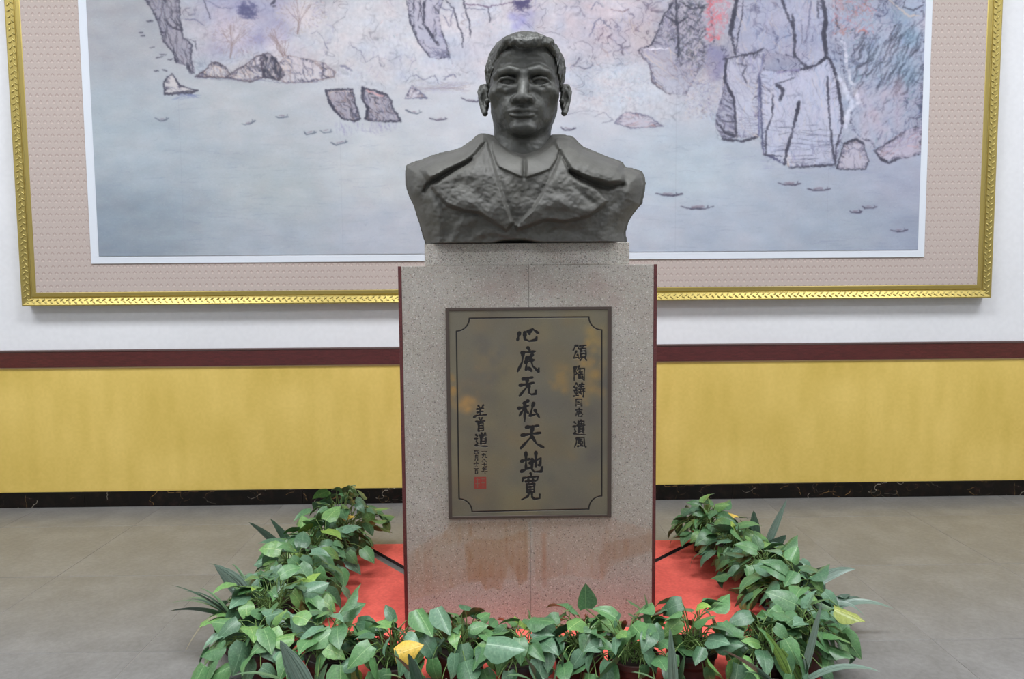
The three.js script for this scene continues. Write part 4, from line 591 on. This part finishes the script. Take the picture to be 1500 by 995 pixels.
  const parts = [ // [field, blend, sign]
    [ell(H(769.5, 104, -8), [53, 52, 70]), 0, 1],
    [ell(H(768, 134, 10), [49.5, 62, 54]), 14, 1],
    [ell(H(767, 166, 10), [45.5, 36, 50]), 14, 1],
    [ell(H(766.5, 186, 40), [22, 14, 23]), 10, 1],
    [tube([H(765, 228, -8), H(765, 176, -16)], [44, 42]), 9, 1],
    [ell(H(767, 84, 20), [43, 30, 42]), 12, 1],
    // cheekbones and muzzle
    [ell(H(731, 138, 36), [15, 13, 15]), 12, 1], [ell(H(803, 138, 36), [15, 13, 15]), 12, 1],
    [ell(H(764.5, 162, 44), [26, 19, 21]), 12, 1],
    // sockets, then eyeballs and lids
    [ell(H(744, 114, 70), [19, 9.5, 16]), 6, -1], [ell(H(790.5, 114, 70), [19, 9.5, 16]), 6, -1],
    [T([[725, 113, 40], [733, 106, 55], [746, 101.8, 63], [758, 104, 67], [764, 108, 65]], [3.8, 5.6, 6.2, 5.4, 3.6]), 6, 1],
    [T([[771, 108, 65], [777, 104, 67], [789, 101.8, 63], [801, 106, 55], [808, 114, 40]], [3.6, 5.4, 6.2, 5.6, 3.8]), 6, 1],
    [ball(H(744, 119.5, 46.5), 12), 2.5, 1], [ball(H(790.5, 119.5, 46.5), 12), 2.5, 1],
    [T([[729, 120.5, 53], [735, 115.5, 58.6], [743.5, 113.6, 61], [752, 115.6, 60.5], [759, 121, 57]], [1.6, 2.3, 2.6, 2.3, 1.5]), 1.6, 1],
    [T([[776, 121, 57], [782.5, 115.6, 60.5], [791, 113.6, 61], [799.5, 115.5, 58.6], [806, 121, 52]], [1.5, 2.3, 2.6, 2.3, 1.6]), 1.6, 1],
    [T([[731, 122, 53], [738, 125, 58], [745, 125.6, 59.6], [753, 124.4, 59], [759, 121.6, 57]], 1.8), 2.4, 1],
    [T([[776, 121.6, 57], [782, 124.4, 59], [790, 125.6, 59.6], [797, 125, 58], [805, 122, 52]], 1.8), 2.4, 1],
    [T([[731, 129, 53], [742, 132.6, 58], [755, 129, 60]], 3.2), 6, 1], [T([[779, 129, 60], [792, 132.6, 58], [804, 129, 52]], 3.2), 6, 1],
    // nose
    [T([[767, 104, 55], [766.5, 121, 64], [766, 133, 71.5], [765.5, 141.5, 76]], [6.4, 6.6, 7.2, 8.2]), 8, 1],
    [ell(H(755, 145, 69), [8, 6.2, 10]), 4, 1], [ell(H(776, 145, 69), [8, 6.2, 10]), 4, 1], [ell(H(765.5, 145.5, 75.5), [7, 4, 8]), 3, 1],
    [ell(H(758.6, 150.6, 74), [3.4, 2.2, 5]), 2, -1], [ell(H(772.6, 150.6, 74), [3.4, 2.2, 5]), 2, -1],
    // folds beside the nose, philtrum
    [T([[750, 141, 74], [745, 149, 70], [739.5, 158, 66], [737, 168, 62]], [1.4, 2.7, 3.1, 2]), 4.5, -1], [T([[781, 141, 74], [787, 149, 70], [792, 158, 66], [794, 168, 61]], [1.4, 2.7, 3.1, 2]), 4.5, -1],
    [T([[765, 152, 71], [764.5, 158, 72]], 1.6), 3, -1],
    // lips: the upper one nearly flush, a thin parting, a modest lower lip over the hollow of the chin
    [T([[746, 163.6, 60], [755, 161.4, 65], [761, 160.2, 67], [764.3, 160.8, 67], [768, 160.2, 67], [775, 161.4, 64.6], [783, 163.6, 59.6]], [1.6, 2.6, 3, 3, 3, 2.6, 1.6]), 4, 1],
    [T([[748, 168, 61], [756, 169.6, 66], [764.5, 170.2, 67.6], [773, 169.6, 65.6], [781.5, 168, 60.6]], [1.8, 3, 3.5, 3, 1.8]), 2.6, 1],
    [T([[742, 166.2, 64], [750, 164.6, 68], [757, 164.4, 70], [764.5, 165, 71], [772, 164.4, 69.6], [779, 164.6, 67.5], [787, 166.2, 63]], [1.5, 1.4, 1.3, 1.4, 1.3, 1.4, 1.5]), 2, -1],
    [ell(H(741.5, 167.4, 64), [3, 3.4, 3.5]), 4, -1], [ell(H(788, 167.4, 63), [3, 3.4, 3.5]), 4, -1],
    [T([[748, 176.4, 66], [765, 175.4, 70.4], [782, 176.4, 65]], 3.4), 4, -1], [ell(H(766, 187, 58), [15, 8, 9]), 7, 1],
    // hollows of the cheeks, frown lines, forehead lines
    [ell(H(722, 162, 48), [8, 16, 9]), 9, -1], [ell(H(811, 162, 48), [8, 16, 9]), 10, -1],
    [T([[763, 99, 70], [763.5, 108, 71]], 0.8), 3, -1], [T([[770.5, 99, 70], [771, 108, 71]], 0.8), 3, -1],
    [T([[742, 90, 64], [767, 88, 70], [792, 90, 64]], 0.8), 4, -1], [T([[746, 83, 64], [767, 81, 69], [790, 83, 64]], 0.7), 4, -1],
  ];
  // ears
  const earField = (s) => {
    const cx = s < 0 ? 709.5 : 827.5, lean = s * 0.5, cy = 147.5, tilt = s * 0.16;
    const rim = T([[cx - s * 1, 166, 2], [cx + s * 2, 158, -2], [cx + s * 6, 146, -9], [cx + s * 7.5, 135, -14], [cx + s * 4.5, 127, -14], [cx - s * 2, 126, -9], [cx - s * 5, 133, -3]], [4.6, 3, 2.8, 3, 3.2, 3, 2.4]);
    const plate = ell(H(cx, cy, -7), [7.5, 21, 10]); const bowl = ell(H(cx + s * 2, 145, 4), [5, 13, 9]); const tragus = ball(H(cx - s * 4.5, 148, 3), 4);
    return (x, y, z) => { let v = smax(plate(x, y, z), -bowl(x, y, z), 3); v = smin(v, rim(x, y, z), 2.5); return smin(v, tragus(x, y, z), 3); };
  };
  const eL = earField(-1), eR = earField(1);
  const headField = (x, y, z) => {
    let v = parts[0][0](x, y, z);
    for (let i = 1; i < parts.length; i++) { const [f, k, s] = parts[i], d = f(x, y, z); v = s > 0 ? smin(v, d, k) : smax(v, -d, k); }
    v = smin(v, eL(x, y, z), 3); v = smin(v, eR(x, y, z), 3);
    return v + fbm(x / 9, y / 9, z / 9, 3) * 1.1;
  };
  part('head', finish(surfaceNets(headField, [694, 52, -86], [842, 232, 100], 1.25)), bronze, bust);

  /* --- hair --- */
  const bare = polyDist([[716, 140], [718.5, 118], [721, 106], [726, 98], [730, 88], [735, 79], [740, 69], [747, 66], [757, 69], [770, 69.5], [782, 71], [792, 67.5], [803, 70], [811, 80], [816, 92], [818, 106], [820, 120], [823, 140], [823, 250], [716, 250]]);
  const capF = ell(H(769.5, 107, -11), [59.5, 55, 76]), lockF = T([[729, 86, 40], [735, 70, 52], [744, 60.5, 64], [756, 60, 73], [769, 63, 74], [786, 60.5, 72], [802, 62, 62], [814, 80, 42]], [3.4, 5.4, 6.6, 6.6, 6.8, 6.8, 6.2, 4.2]), topF = T([[748, 61, 44], [764, 57, 50], [784, 57, 48], [802, 63, 38]], [7, 7.5, 7.5, 7]);
  const hairField = (x, y, z) => {
    const [qx, qy] = seen(x, y, z);
    let v = capF(x, y, z); v = smin(v, topF(x, y, z), 8); const w = -bare(qx, qy);
    if (z > -4) v = smax(v, -(w + (z < 6 ? (6 - z) * 2.5 : 0)), 2.5);
    v = smin(v, lockF(x, y, z), 4);
    // trimmed round the ears and at the nape
    const low = z > -2 ? 126 : z > -28 ? lerp(122, 126, (z + 28) / 26) : lerp(176, 122, clamp((z + 44) / 16)); v = smax(v, y - low, 3);
    v = Math.max(v, -(headField0(x, y, z) + 3));
    const t = Math.atan2(z + 10, x - 748); // strands combed back from the parting
    return v + fbm(t * 9, y / 11 + x / 30, z / 34, 4) * 4.4 + fbm(x / 4.2, y / 9, z / 7, 2) * 1.3;
  };
  const headField0 = (x, y, z) => Math.min(parts[0][0](x, y, z), parts[1][0](x, y, z));
  part('hair', finish(surfaceNets(hairField, [698, 36, -96], [842, 184, 84], 1.3)), bronze, bust);
}

/* ------------------------------------------------------------------ red felt panels laid round the foot of the pedestal */
{
  const n64 = tileNoise(61, 64), n6 = tileNoise(62, 8);
  const felt = (a, b, c) => std({ map: dataTex(256, 256, (x, y) => { const k = (n64(x / 4, y / 4) - 0.5) * 16 + (n6(x / 32, y / 32) - 0.5) * 20; return [a + k, b + k * 0.7, c + k * 0.6]; }, true, [1.6, 1.6]), roughness: 0.95 });
  const main = felt(238, 104, 90), edgeDark = std({ color: '#2c2321', roughness: 0.9 });
  const carpet = thing('red_carpet', 'bright red felt floor covering in mitred panels around the pedestal foot', 'carpet');
  const I = { x0: PED.x0 - 0.002, x1: PED.x1 + 0.002, z0: PED.z0 - 0.002, z1: PED.z1 + 0.002 }, O = { x0: -1.0, x1: 1.26, z0: -4.462, z1: -2.55 };
  const panel = (pts, h, mats) => { const s = new THREE.Shape(pts.map(([x, z]) => new THREE.Vector2(x, -z))); const g = new THREE.ExtrudeGeometry(s, { depth: h, bevelEnabled: false }); g.rotateX(-Math.PI / 2); g.translate(0, 0.0008, 0); return part('carpet_panel', g, mats, carpet); };
  panel([[I.x0 - 0.008, I.z0], [I.x1, I.z0], [I.x1 + 0.46, O.z0], [-0.835, O.z0]], 0.02, [main, edgeDark]);
  panel([[I.x0, -3.895], [I.x0, I.z1], [O.x0, O.z1 - 0.25], [O.x0, -4.44], [-0.885, -4.44]], 0.01, [main, main]);
  panel([[I.x1, I.z0 + 0.022], [I.x1 + 0.475, O.z0 + 0.012], [O.x1, O.z0 + 0.012], [O.x1, O.z1 - 0.25], [I.x1, I.z1]], 0.01, [main, main]);
  panel([[I.x0 - 0.008, I.z1 + 0.008], [I.x1 + 0.008, I.z1 + 0.008], [O.x1 - 0.01, O.z1 - 0.24], [O.x1 - 0.01, O.z1], [O.x0 + 0.01, O.z1], [O.x0 + 0.01, O.z1 - 0.24]], 0.01, [main, main]);
}

/* ------------------------------------------------------------------ potted plants round the carpet */
{
  // one leaf blade along +z, upper side +y: heart shaped, folded along its midrib, bending down to the tip
  function leafGeo(bend, fold, wide, curl) {
    const prof = [[0, 0.02], [0.05, 0.22], [0.18, 0.335], [0.34, 0.35], [0.54, 0.285], [0.74, 0.175], [0.89, 0.075], [1, 0.0]];
    const pos = [], uv = [], idx = [], cols = 5;
    prof.forEach(([t, w], i) => {
      const a = bend * t, back = t === 0.05 ? -0.07 : t === 0 ? 0 : 0;
      for (let c = 0; c < cols; c++) {
        const s = (c - 2) / 2, x = s * w * wide, zz = t + back * Math.abs(s), y0 = fold * Math.abs(x) - curl * x * x * 2.2 + (i % 2 ? 0.012 : -0.012) * Math.abs(s);
        const Rr = bend ? 1 / bend : 0, z = bend ? Math.sin(bend * zz) * Rr : zz, y = (bend ? (Math.cos(bend * zz) - 1) * Rr : 0) + y0;
        pos.push(x, y, z); uv.push(0.5 + s * 0.5 * Math.min(1, w / 0.35), t);
      }
    });
    for (let i = 0; i + 1 < prof.length; i++) for (let c = 0; c + 1 < cols; c++) { const a = i * cols + c, b = a + 1, d = a + cols, e = d + 1; idx.push(a, d, b, b, d, e); }
    const g = new THREE.BufferGeometry(); g.setAttribute('position', new THREE.Float32BufferAttribute(pos, 3)); g.setAttribute('uv', new THREE.Float32BufferAttribute(uv, 2)); g.setIndex(idx); g.computeVertexNormals(); return g;
  }
  const leafGeos = [leafGeo(0.5, 0.25, 1, 0.5), leafGeo(0.9, 0.4, 0.92, 0.6), leafGeo(0.25, 0.15, 1.08, 0.8), leafGeo(1.2, 0.3, 0.95, 0.4), leafGeo(0.7, 0.55, 0.85, 0.3)];
  const leafTex = (base, rib, vein, seed, splash) => canvasTex(128, 128, (g, w, h) => {
    const r = rng(seed); g.fillStyle = base; g.fillRect(0, 0, w, h);
    for (let i = 0; i < 500; i++) { g.fillStyle = r() < 0.5 ? 'rgba(255,255,220,0.05)' : 'rgba(10,30,10,0.07)'; g.fillRect(r() * w, r() * h, 2 + r() * 10, 2 + r() * 6); }
    if (splash) for (let i = 0; i < 16; i++) { g.fillStyle = `rgba(190,200,120,${0.1 + r() * 0.25})`; g.beginPath(); g.ellipse(r() * w, r() * h, 3 + r() * 9, 2 + r() * 5, r() * 3, 0, 7); g.fill(); }
    g.strokeStyle = vein; g.lineWidth = 1; for (let k = 0; k < 8; k++) for (const s of [-1, 1]) { g.beginPath(); g.moveTo(64, 122 - k * 14); g.quadraticCurveTo(64 + s * 34, 112 - k * 14, 64 + s * 60, 90 - k * 15); g.stroke(); }
    g.strokeStyle = rib; g.lineWidth = 3; g.beginPath(); g.moveTo(64, 128); g.lineTo(64, 4); g.stroke();
  });
  const LM = (base, rib, vein, seed, sp, rough = 0.35) => phys({ map: leafTex(base, rib, vein, seed, sp), side: THREE.DoubleSide, roughness: rough, specularIntensity: 0.9, clearcoat: 0.15, clearcoatRoughness: 0.35 });
  const leafMats = [LM('#507a4e', '#7ea06c', 'rgba(120,160,110,0.28)', 1), LM('#5a8852', '#93b27a', 'rgba(140,180,120,0.28)', 2), LM('#4a6f50', '#6f9270', 'rgba(110,150,115,0.25)', 3), LM('#6d9a55', '#a6c07c', 'rgba(160,190,120,0.3)', 4, 1), LM('#86ab4a', '#b8cc74', 'rgba(180,200,120,0.3)', 5, 1), LM('#668c6e', '#98b596', 'rgba(150,180,150,0.25)', 6)];
  const yellowLeaf = LM('#e3bd4d', '#efd888', 'rgba(200,150,60,0.3)', 7, 0, 0.5), limeLeaf = LM('#8f9a48', '#c8c87c', 'rgba(190,190,100,0.3)', 8, 1);
  const stemMat = std({ color: '#6d8a4a', roughness: 0.6 }), soilMat = std({ color: '#2b211b', roughness: 1 });
  const potMats = [std({ color: '#3a2a26', roughness: 0.55 }), std({ color: '#472924', roughness: 0.6 }), std({ color: '#2b2624', roughness: 0.5 })];
  const potGeo = (R, h) => { const pts = [[0, 0.0], [R * 0.74, 0.0], [R * 0.76, 0.006], [R * 0.92, h * 0.82], [R * 0.93, h * 0.83], [R, h * 0.83], [R * 1.01, h * 0.86], [R * 1.01, h - 0.004], [R * 0.99, h], [R * 0.94, h], [R * 0.93, h - 0.006], [R * 0.88, h * 0.6], [0, h * 0.6]].map((p) => new THREE.Vector2(...p)); return new THREE.LatheGeometry(pts, 24); };
  const soilGeo = (R, h, seed) => { const g = new THREE.CircleGeometry(R * 0.925, 20, 0); g.rotateX(-Math.PI / 2); const p = g.attributes.position; for (let i = 0; i < p.count; i++) p.setY(i, h - 0.016 + fbm(p.getX(i) * 40, seed, p.getZ(i) * 40, 2) * 0.01); g.computeVertexNormals(); return g; };
  const V = (x, y, z) => new THREE.Vector3(x, y, z);
  const stemGeo = (a, b, c, r) => new THREE.TubeGeometry(new THREE.QuadraticBezierCurve3(a, b, c), 5, r, 4, false);
  function placeLeaf(parent, mat, geo, at, dir, roll, len, name = 'leaf') {
    const z = dir.clone().normalize(), up = V(0, 1, 0), x = up.clone().cross(z); if (x.lengthSq() < 0.01) x.set(1, 0, 0); x.normalize(); const y = z.clone().cross(x);
    const m = new THREE.Matrix4().makeBasis(x, y, z), q = new THREE.Quaternion().setFromRotationMatrix(m).multiply(new THREE.Quaternion().setFromAxisAngle(V(0, 0, 1), roll));
    const l = part(name, geo, mat, parent); l.position.copy(at); l.quaternion.copy(q); l.scale.setScalar(len); return l;
  }
  function pothos(x, z, o) {
    const r = rng(o.seed), t = thing('potted_pothos', o.label, 'plant', [x, o.y ?? 0.0, z], o.group);
    const R = 0.1, h = o.pot ?? 0.16; part('pot', potGeo(R, h), potMats[o.seed % 3], t); part('soil', soilGeo(R, h, o.seed), soilMat, t);
    const stems = [], N = o.n;
    for (let i = 0; i < N; i++) {
      const q = Math.sqrt((i + 0.5) / N), az = i * 2.39996 + o.seed + (r() - 0.5) * 0.7, rad = o.r * q * (0.78 + r() * 0.34);
      const y = h + 0.015 + (o.top - h) * (1 - Math.pow(q, 2.1) * 0.95) * (0.72 + r() * 0.34) - 0.03 * q;
      const at = V(Math.cos(az) * rad * (o.sx ?? 1), Math.max(0.07, y - 0.02), Math.sin(az) * rad), len = (o.len ?? 0.105) * (0.68 + r() * 0.6);
      const el = lerp(0.55, -0.8, q) + (r() - 0.5) * 1.3, a2 = az + (r() - 0.5) * 2.3;
      const dir = V(Math.cos(a2) * Math.cos(el), Math.sin(el), Math.sin(a2) * Math.cos(el));
      const k = r(), mat = k < 0.3 ? leafMats[0] : k < 0.52 ? leafMats[1] : k < 0.72 ? leafMats[2] : k < 0.86 ? leafMats[5] : k < 0.97 ? leafMats[3] : leafMats[4];
      placeLeaf(t, mat, leafGeos[(r() * 5) | 0], at, dir, (r() - 0.5) * 1.7, len);
      const root = V((r() - 0.5) * 0.1, h - 0.02, (r() - 0.5) * 0.1), mid = root.clone().lerp(at, 0.55).add(V(0, 0.05 + 0.05 * q, 0)); stems.push(stemGeo(root, mid, at, 0.0021));
    }
    for (const [px, py, dz, len, d, roll, mat, label] of o.extra ?? []) {
      const a = atZ(px, py, z + dz), at = V(a[0] - x, a[1] - (o.y ?? 0), dz), l = placeLeaf(t, mat, leafGeos[2], at, V(...d), roll, len); if (label) l.userData.label = label;
      stems.push(stemGeo(V(0, h - 0.02, 0), V(at.x * 0.4, h + 0.1, at.z * 0.4), at, 0.0022));
    }
    part('stems', mergeGeometries(stems), stemMat, t).userData.kind = 'stuff';
    return t;
  }
  const T = (px, py, z) => atZ(px, py, z)[1];
  const left = 'pothos plants in the left row', right = 'pothos plants in the right row', front = 'pothos plants in the front row';
  // left row, from the wall towards the visitor
  pothos(-0.93, -4.3, { seed: 1, n: 64, r: 0.26, top: T(490, 712, -4.3), len: 0.105, label: 'rearmost pothos of the left row, the tallest one, with a yellow leaf', group: left, extra: [[503, 756, 0.1, 0.075, [0.9, 0.1, 0.3], 0.2, yellowLeaf, 'small yellow leaf']] });
  pothos(-1.0, -3.98, { seed: 2, n: 60, r: 0.25, top: 0.34, len: 0.108, label: 'second pothos from the wall in the left row, beside the felt gap', group: left });
  pothos(-1.02, -3.63, { seed: 3, n: 60, r: 0.25, top: 0.32, len: 0.11, label: 'middle pothos of the left row, level with the pedestal side', group: left });
  pothos(-1.04, -3.28, { seed: 4, n: 58, r: 0.25, top: 0.31, len: 0.11, label: 'fourth pothos from the wall in the left row, next to thin arching leaves', group: left });
  pothos(-0.97, -2.93, { seed: 5, n: 56, r: 0.22, top: 0.3, len: 0.11, label: 'pothos at the near left corner, where left and front rows meet', group: left });
  // right row
  pothos(1.2, -4.3, { seed: 6, n: 66, r: 0.2, top: T(1040, 736, -4.3), len: 0.1, label: 'rearmost pothos of the right row, a dense clump of small leaves', group: right, extra: [[1066, 752, 0.05, 0.07, [0.8, -0.1, 0.5], 0.1, yellowLeaf, 'small yellow leaf']] });
  pothos(1.26, -3.97, { seed: 7, n: 56, r: 0.21, top: 0.275, len: 0.115, label: 'second pothos from the wall in the right row, beside upright strap leaves', group: right });
  pothos(1.31, -3.63, { seed: 8, n: 58, r: 0.22, top: 0.295, len: 0.11, label: 'middle pothos of the right row, level with the pedestal side', group: right });
  pothos(1.29, -3.28, { seed: 9, n: 56, r: 0.22, top: 0.33, len: 0.118, label: 'fourth pothos from the wall in the right row, with broad pale leaves', group: right });
  pothos(1.2, -2.93, { seed: 10, n: 52, r: 0.19, top: 0.3, len: 0.11, label: 'pothos at the near right corner, with a yellow-green leaf at its side', group: right, extra: [[1222, 892, 0.06, 0.12, [0.9, -0.2, 0.35], 0.3, limeLeaf, 'yellow-green leaf']] });
  // front row, left to right
  const fl = ['first pothos of the front row from the left, near the wide grey strap leaf', 'second pothos of the front row from the left, with a bright yellow leaf', 'third pothos of the front row from the left, below the rusty stains', 'pothos of the front row with one very broad leaf, before the pedestal middle', 'fifth pothos of the front row from the left, before the right half of the pedestal', 'sixth pothos of the front row, holding the highest pointed leaf', 'seventh pothos of the front row from the left, before the right pedestal edge', 'last pothos of the front row on the right, with red felt showing beside it'];
  const fx = [-0.68, -0.42, -0.17, 0.07, 0.29, 0.5, 0.74, 1.0];
  fx.forEach((x, i) => pothos(x, -2.83 + (i % 2 ? 0.03 : -0.03), {
    seed: 20 + i, n: i === 0 || i === 7 ? 50 : 46, r: 0.205, top: [0.33, 0.34, 0.34, 0.31, 0.32, 0.35, 0.35, 0.33][i], len: 0.1, label: fl[i], group: front,
    extra: i === 1 ? [[578, 960, 0.16, 0.115, [0.85, 0.38, 0.1], 0.9, yellowLeaf, 'bright yellow leaf'], [610, 893, 0, 0.13, [0.6, -0.5, 0.7], 0, leafMats[1]], [640, 890, -0.02, 0.12, [0.5, -0.6, 0.6], 0, leafMats[5]]] : i === 3 ? [[712, 944, 0.14, 0.15, [0.95, 0.06, 0.3], 0.55, leafMats[5], 'very broad pale green leaf']] : i === 5 ? [[858, 892, 0.02, 0.105, [-0.08, 1, -0.05], 0.3, leafMats[0]]] : i === 4 ? [[795, 905, 0.05, 0.13, [0.2, -0.8, 0.5], 0.1, leafMats[2]]] : i === 6 ? [[955, 915, 0.02, 0.12, [-0.1, 0.9, -0.1], 0.5, leafMats[0]]] : [],
  }));

  /* plants with strap-like leaves */
  function strap(a, b, c, w, twist = 0) {
    const curve = new THREE.QuadraticBezierCurve3(a, b, c), n = 10, pos = [], uv = [], idx = [];
    for (let i = 0; i <= n; i++) {
      const t = i / n, p = curve.getPoint(t), d = curve.getTangent(t), s = V(-d.z, 0, d.x); if (s.lengthSq() < 1e-4) s.set(1, 0, 0); s.normalize(); const side = s.applyAxisAngle(d, twist), nn = d.clone().cross(side).normalize();
      const ww = w * 0.5 * (0.55 + 0.45 * Math.sin(Math.PI * Math.min(1, t * 1.15 + 0.1))) * (t > 0.72 ? Math.sqrt(Math.max(0, (1 - t) / 0.28)) : 1);
      for (const e of [-1, 0, 1]) { const q = p.clone().addScaledVector(side, e * ww).addScaledVector(nn, -Math.abs(e) * ww * 0.28 * Math.sign(nn.y || 1) * -1); pos.push(q.x, q.y, q.z); uv.push(0.5 + e * 0.5, t); }
    }
    for (let i = 0; i < n; i++) for (let e = 0; e < 2; e++) { const k = i * 3 + e; idx.push(k, k + 3, k + 1, k + 1, k + 3, k + 4); }
    const g = new THREE.BufferGeometry(); g.setAttribute('position', new THREE.Float32BufferAttribute(pos, 3)); g.setAttribute('uv', new THREE.Float32BufferAttribute(uv, 2)); g.setIndex(idx); g.computeVertexNormals(); return g;
  }
  const strapTex = (base, lite, seed) => canvasTex(64, 256, (g, w, h) => { const r = rng(seed); g.fillStyle = base; g.fillRect(0, 0, w, h); for (let i = 0; i < 70; i++) { g.fillStyle = r() < 0.5 ? lite : 'rgba(10,24,12,0.16)'; g.fillRect(r() * w, 0, 1 + r() * 2, h); } for (let i = 0; i < 60; i++) { g.fillStyle = 'rgba(220,226,200,0.06)'; g.fillRect(r() * w, r() * h, 6, 14); } });
  const SM = (b, l, s, rough = 0.38) => phys({ map: strapTex(b, l, s), side: THREE.DoubleSide, roughness: rough, clearcoat: 0.2, clearcoatRoughness: 0.3 });
  const sm = { dark: SM('#3d5745', 'rgba(110,140,115,0.14)', 1), mid: SM('#587a54', 'rgba(140,170,120,0.16)', 2), grey: SM('#728a7c', 'rgba(170,190,175,0.16)', 3), lime: SM('#7aa044', 'rgba(190,210,120,0.2)', 4), dry: SM('#8d8672', 'rgba(190,176,150,0.2)', 5, 0.8) };
  function strapPlant(label, base, z, leaves, seed, group) {
    const b = atZ(base[0], base[1], z), h = Math.max(0.1, Math.min(0.17, b[1])), t = thing('strap_leaf_plant', label, 'plant', [b[0], 0, z], group ?? 'strap-leaved plants among the pothos');
    part('pot', potGeo(0.085, h), potMats[seed % 3], t); part('soil', soilGeo(0.085, h, seed), soilMat, t);
    const r = rng(seed * 13);
    for (const [px, py, dz, w, kind, arch, twist] of leaves) {
      const a = atZ(px, py, z + dz), tip = V(a[0] - b[0], a[1], dz), root = V((r() - 0.5) * 0.05, h - 0.02, (r() - 0.5) * 0.05 + 0.02), mid = root.clone().lerp(tip, 0.5).add(V(0, arch, 0));
      part('leaf', strap(root, mid, tip, w, twist ?? 0), sm[kind], t);
    }
    return t;
  }
  strapPlant('strap-leaved plant left of the left row, with long thin dark arching leaves', [350, 905], -3.2, [[250, 857, 0.05, 0.022, 'dark', 0.05], [247, 885, 0.1, 0.016, 'mid', 0.09], [247, 896, 0.12, 0.05, 'dark', 0.05, 0.7], [270, 880, -0.05, 0.018, 'dark', 0.08], [292, 862, 0, 0.018, 'mid', 0.07], [266, 868, 0.02, 0.014, 'dark', 0.1], [270, 958, 0.16, 0.024, 'dry', 0.16], [262, 880, -0.1, 0.02, 'mid', 0.1]], 1);
  strapPlant('strap-leaved plant left of the left row, with one broad greyish leaf', [366, 872], -3.52, [[314, 828, 0, 0.1, 'grey', 0.02, 1.57], [302, 826, -0.1, 0.018, 'dark', 0.09], [330, 842, 0.1, 0.02, 'dark', 0.06], [338, 826, -0.05, 0.018, 'mid', 0.08]], 2);
  strapPlant('small strap-leaved plant behind the left row, nearest the wall', [436, 815], -4.05, [[364, 765, 0, 0.06, 'dark', 0.03, 1.3], [396, 760, 0, 0.05, 'dark', 0.02, 1.57], [384, 806, 0.05, 0.04, 'mid', 0.08]], 3);
  strapPlant('strap-leaved plant right of the right row, with two tall upright leaves', [1113, 812], -4.06, [[1104, 748, 0, 0.075, 'dark', 0.02, 1.57], [1153, 731, -0.02, 0.055, 'grey', 0.02, 1.57], [1152, 784, 0.03, 0.08, 'dark', 0.0, 1.57], [1158, 812, 0.1, 0.05, 'grey', 0.1, 0.3], [1084, 762, 0, 0.05, 'dark', 0.02, 0.9]], 4);
  strapPlant('strap-leaved plant right of the right row, with short broad fanned leaves', [1182, 864], -3.62, [[1212, 831, 0, 0.075, 'dark', 0.02, 1.57], [1253, 834, 0, 0.05, 'grey', 0.05, 0.9], [1150, 826, 0, 0.045, 'dark', 0.03, 1], [1164, 828, 0.03, 0.04, 'mid', 0.02, 1]], 5);
  strapPlant('strap-leaved plant right of the right row, with long leaves arching low over the tiles', [1196, 896], -3.26, [[1310, 893, 0, 0.036, 'grey', 0.1, 0.4], [1267, 904, 0.06, 0.03, 'grey', 0.13, 0.4], [1246, 872, -0.05, 0.04, 'dark', 0.06, 0.5], [1262, 876, -0.05, 0.03, 'dark', 0.06, 0.4], [1222, 900, 0.1, 0.03, 'mid', 0.05]], 6);
  strapPlant('strap-leaved plant at the near right corner, with a wide grey leaf rising', [1165, 1004], -2.68, [[1204, 880, -0.12, 0.07, 'grey', 0.02, 1.57], [1143, 950, 0, 0.045, 'lime', 0.02, 1.57], [1121, 925, 0, 0.035, 'lime', 0.03, 1.57], [1098, 930, -0.05, 0.05, 'mid', 0.05, 0.6], [1290, 985, 0.1, 0.05, 'grey', 0.09]], 7);
  strapPlant('strap-leaved plant in the front row near its right end, leaf pointing to the pedestal', [1140, 1012], -2.56, [[1056, 952, 0, 0.05, 'grey', 0.04, 0.7], [1090, 985, 0.05, 0.03, 'mid', 0.05]], 8);
  strapPlant('strap-leaved plant in the front row below the right pedestal edge, one upright grey leaf', [985, 1012], -2.56, [[981, 918, 0.02, 0.065, 'grey', 0.0, 1.5], [1004, 960, 0.05, 0.04, 'mid', 0.02, 1.57], [925, 985, 0.1, 0.03, 'mid', 0.05]], 9);
  strapPlant('strap-leaved plant in the front row below the pedestal middle, with dark leaves', [806, 1012], -2.56, [[768, 962, 0.03, 0.05, 'dark', 0.03, 0.8], [820, 968, 0.05, 0.04, 'mid', 0.03, 1], [742, 990, 0.1, 0.036, 'mid', 0.05]], 10);
  strapPlant('strap-leaved plant in the front row under the bright yellow leaf', [620, 1012], -2.56, [[568, 955, 0.02, 0.04, 'dark', 0.04, 0.7], [598, 958, 0.05, 0.04, 'dark', 0.03, 1], [560, 990, 0.12, 0.03, 'mid', 0.06]], 11);
  strapPlant('strap-leaved plant at the near left corner, with a wide grey leaf', [458, 1012], -2.6, [[410, 938, 0.05, 0.075, 'grey', 0.0, 1.57], [480, 972, 0.06, 0.04, 'mid', 0.02, 1], [340, 990, 0.12, 0.03, 'mid', 0.08]], 12);
}


renderer.render(scene, camera);
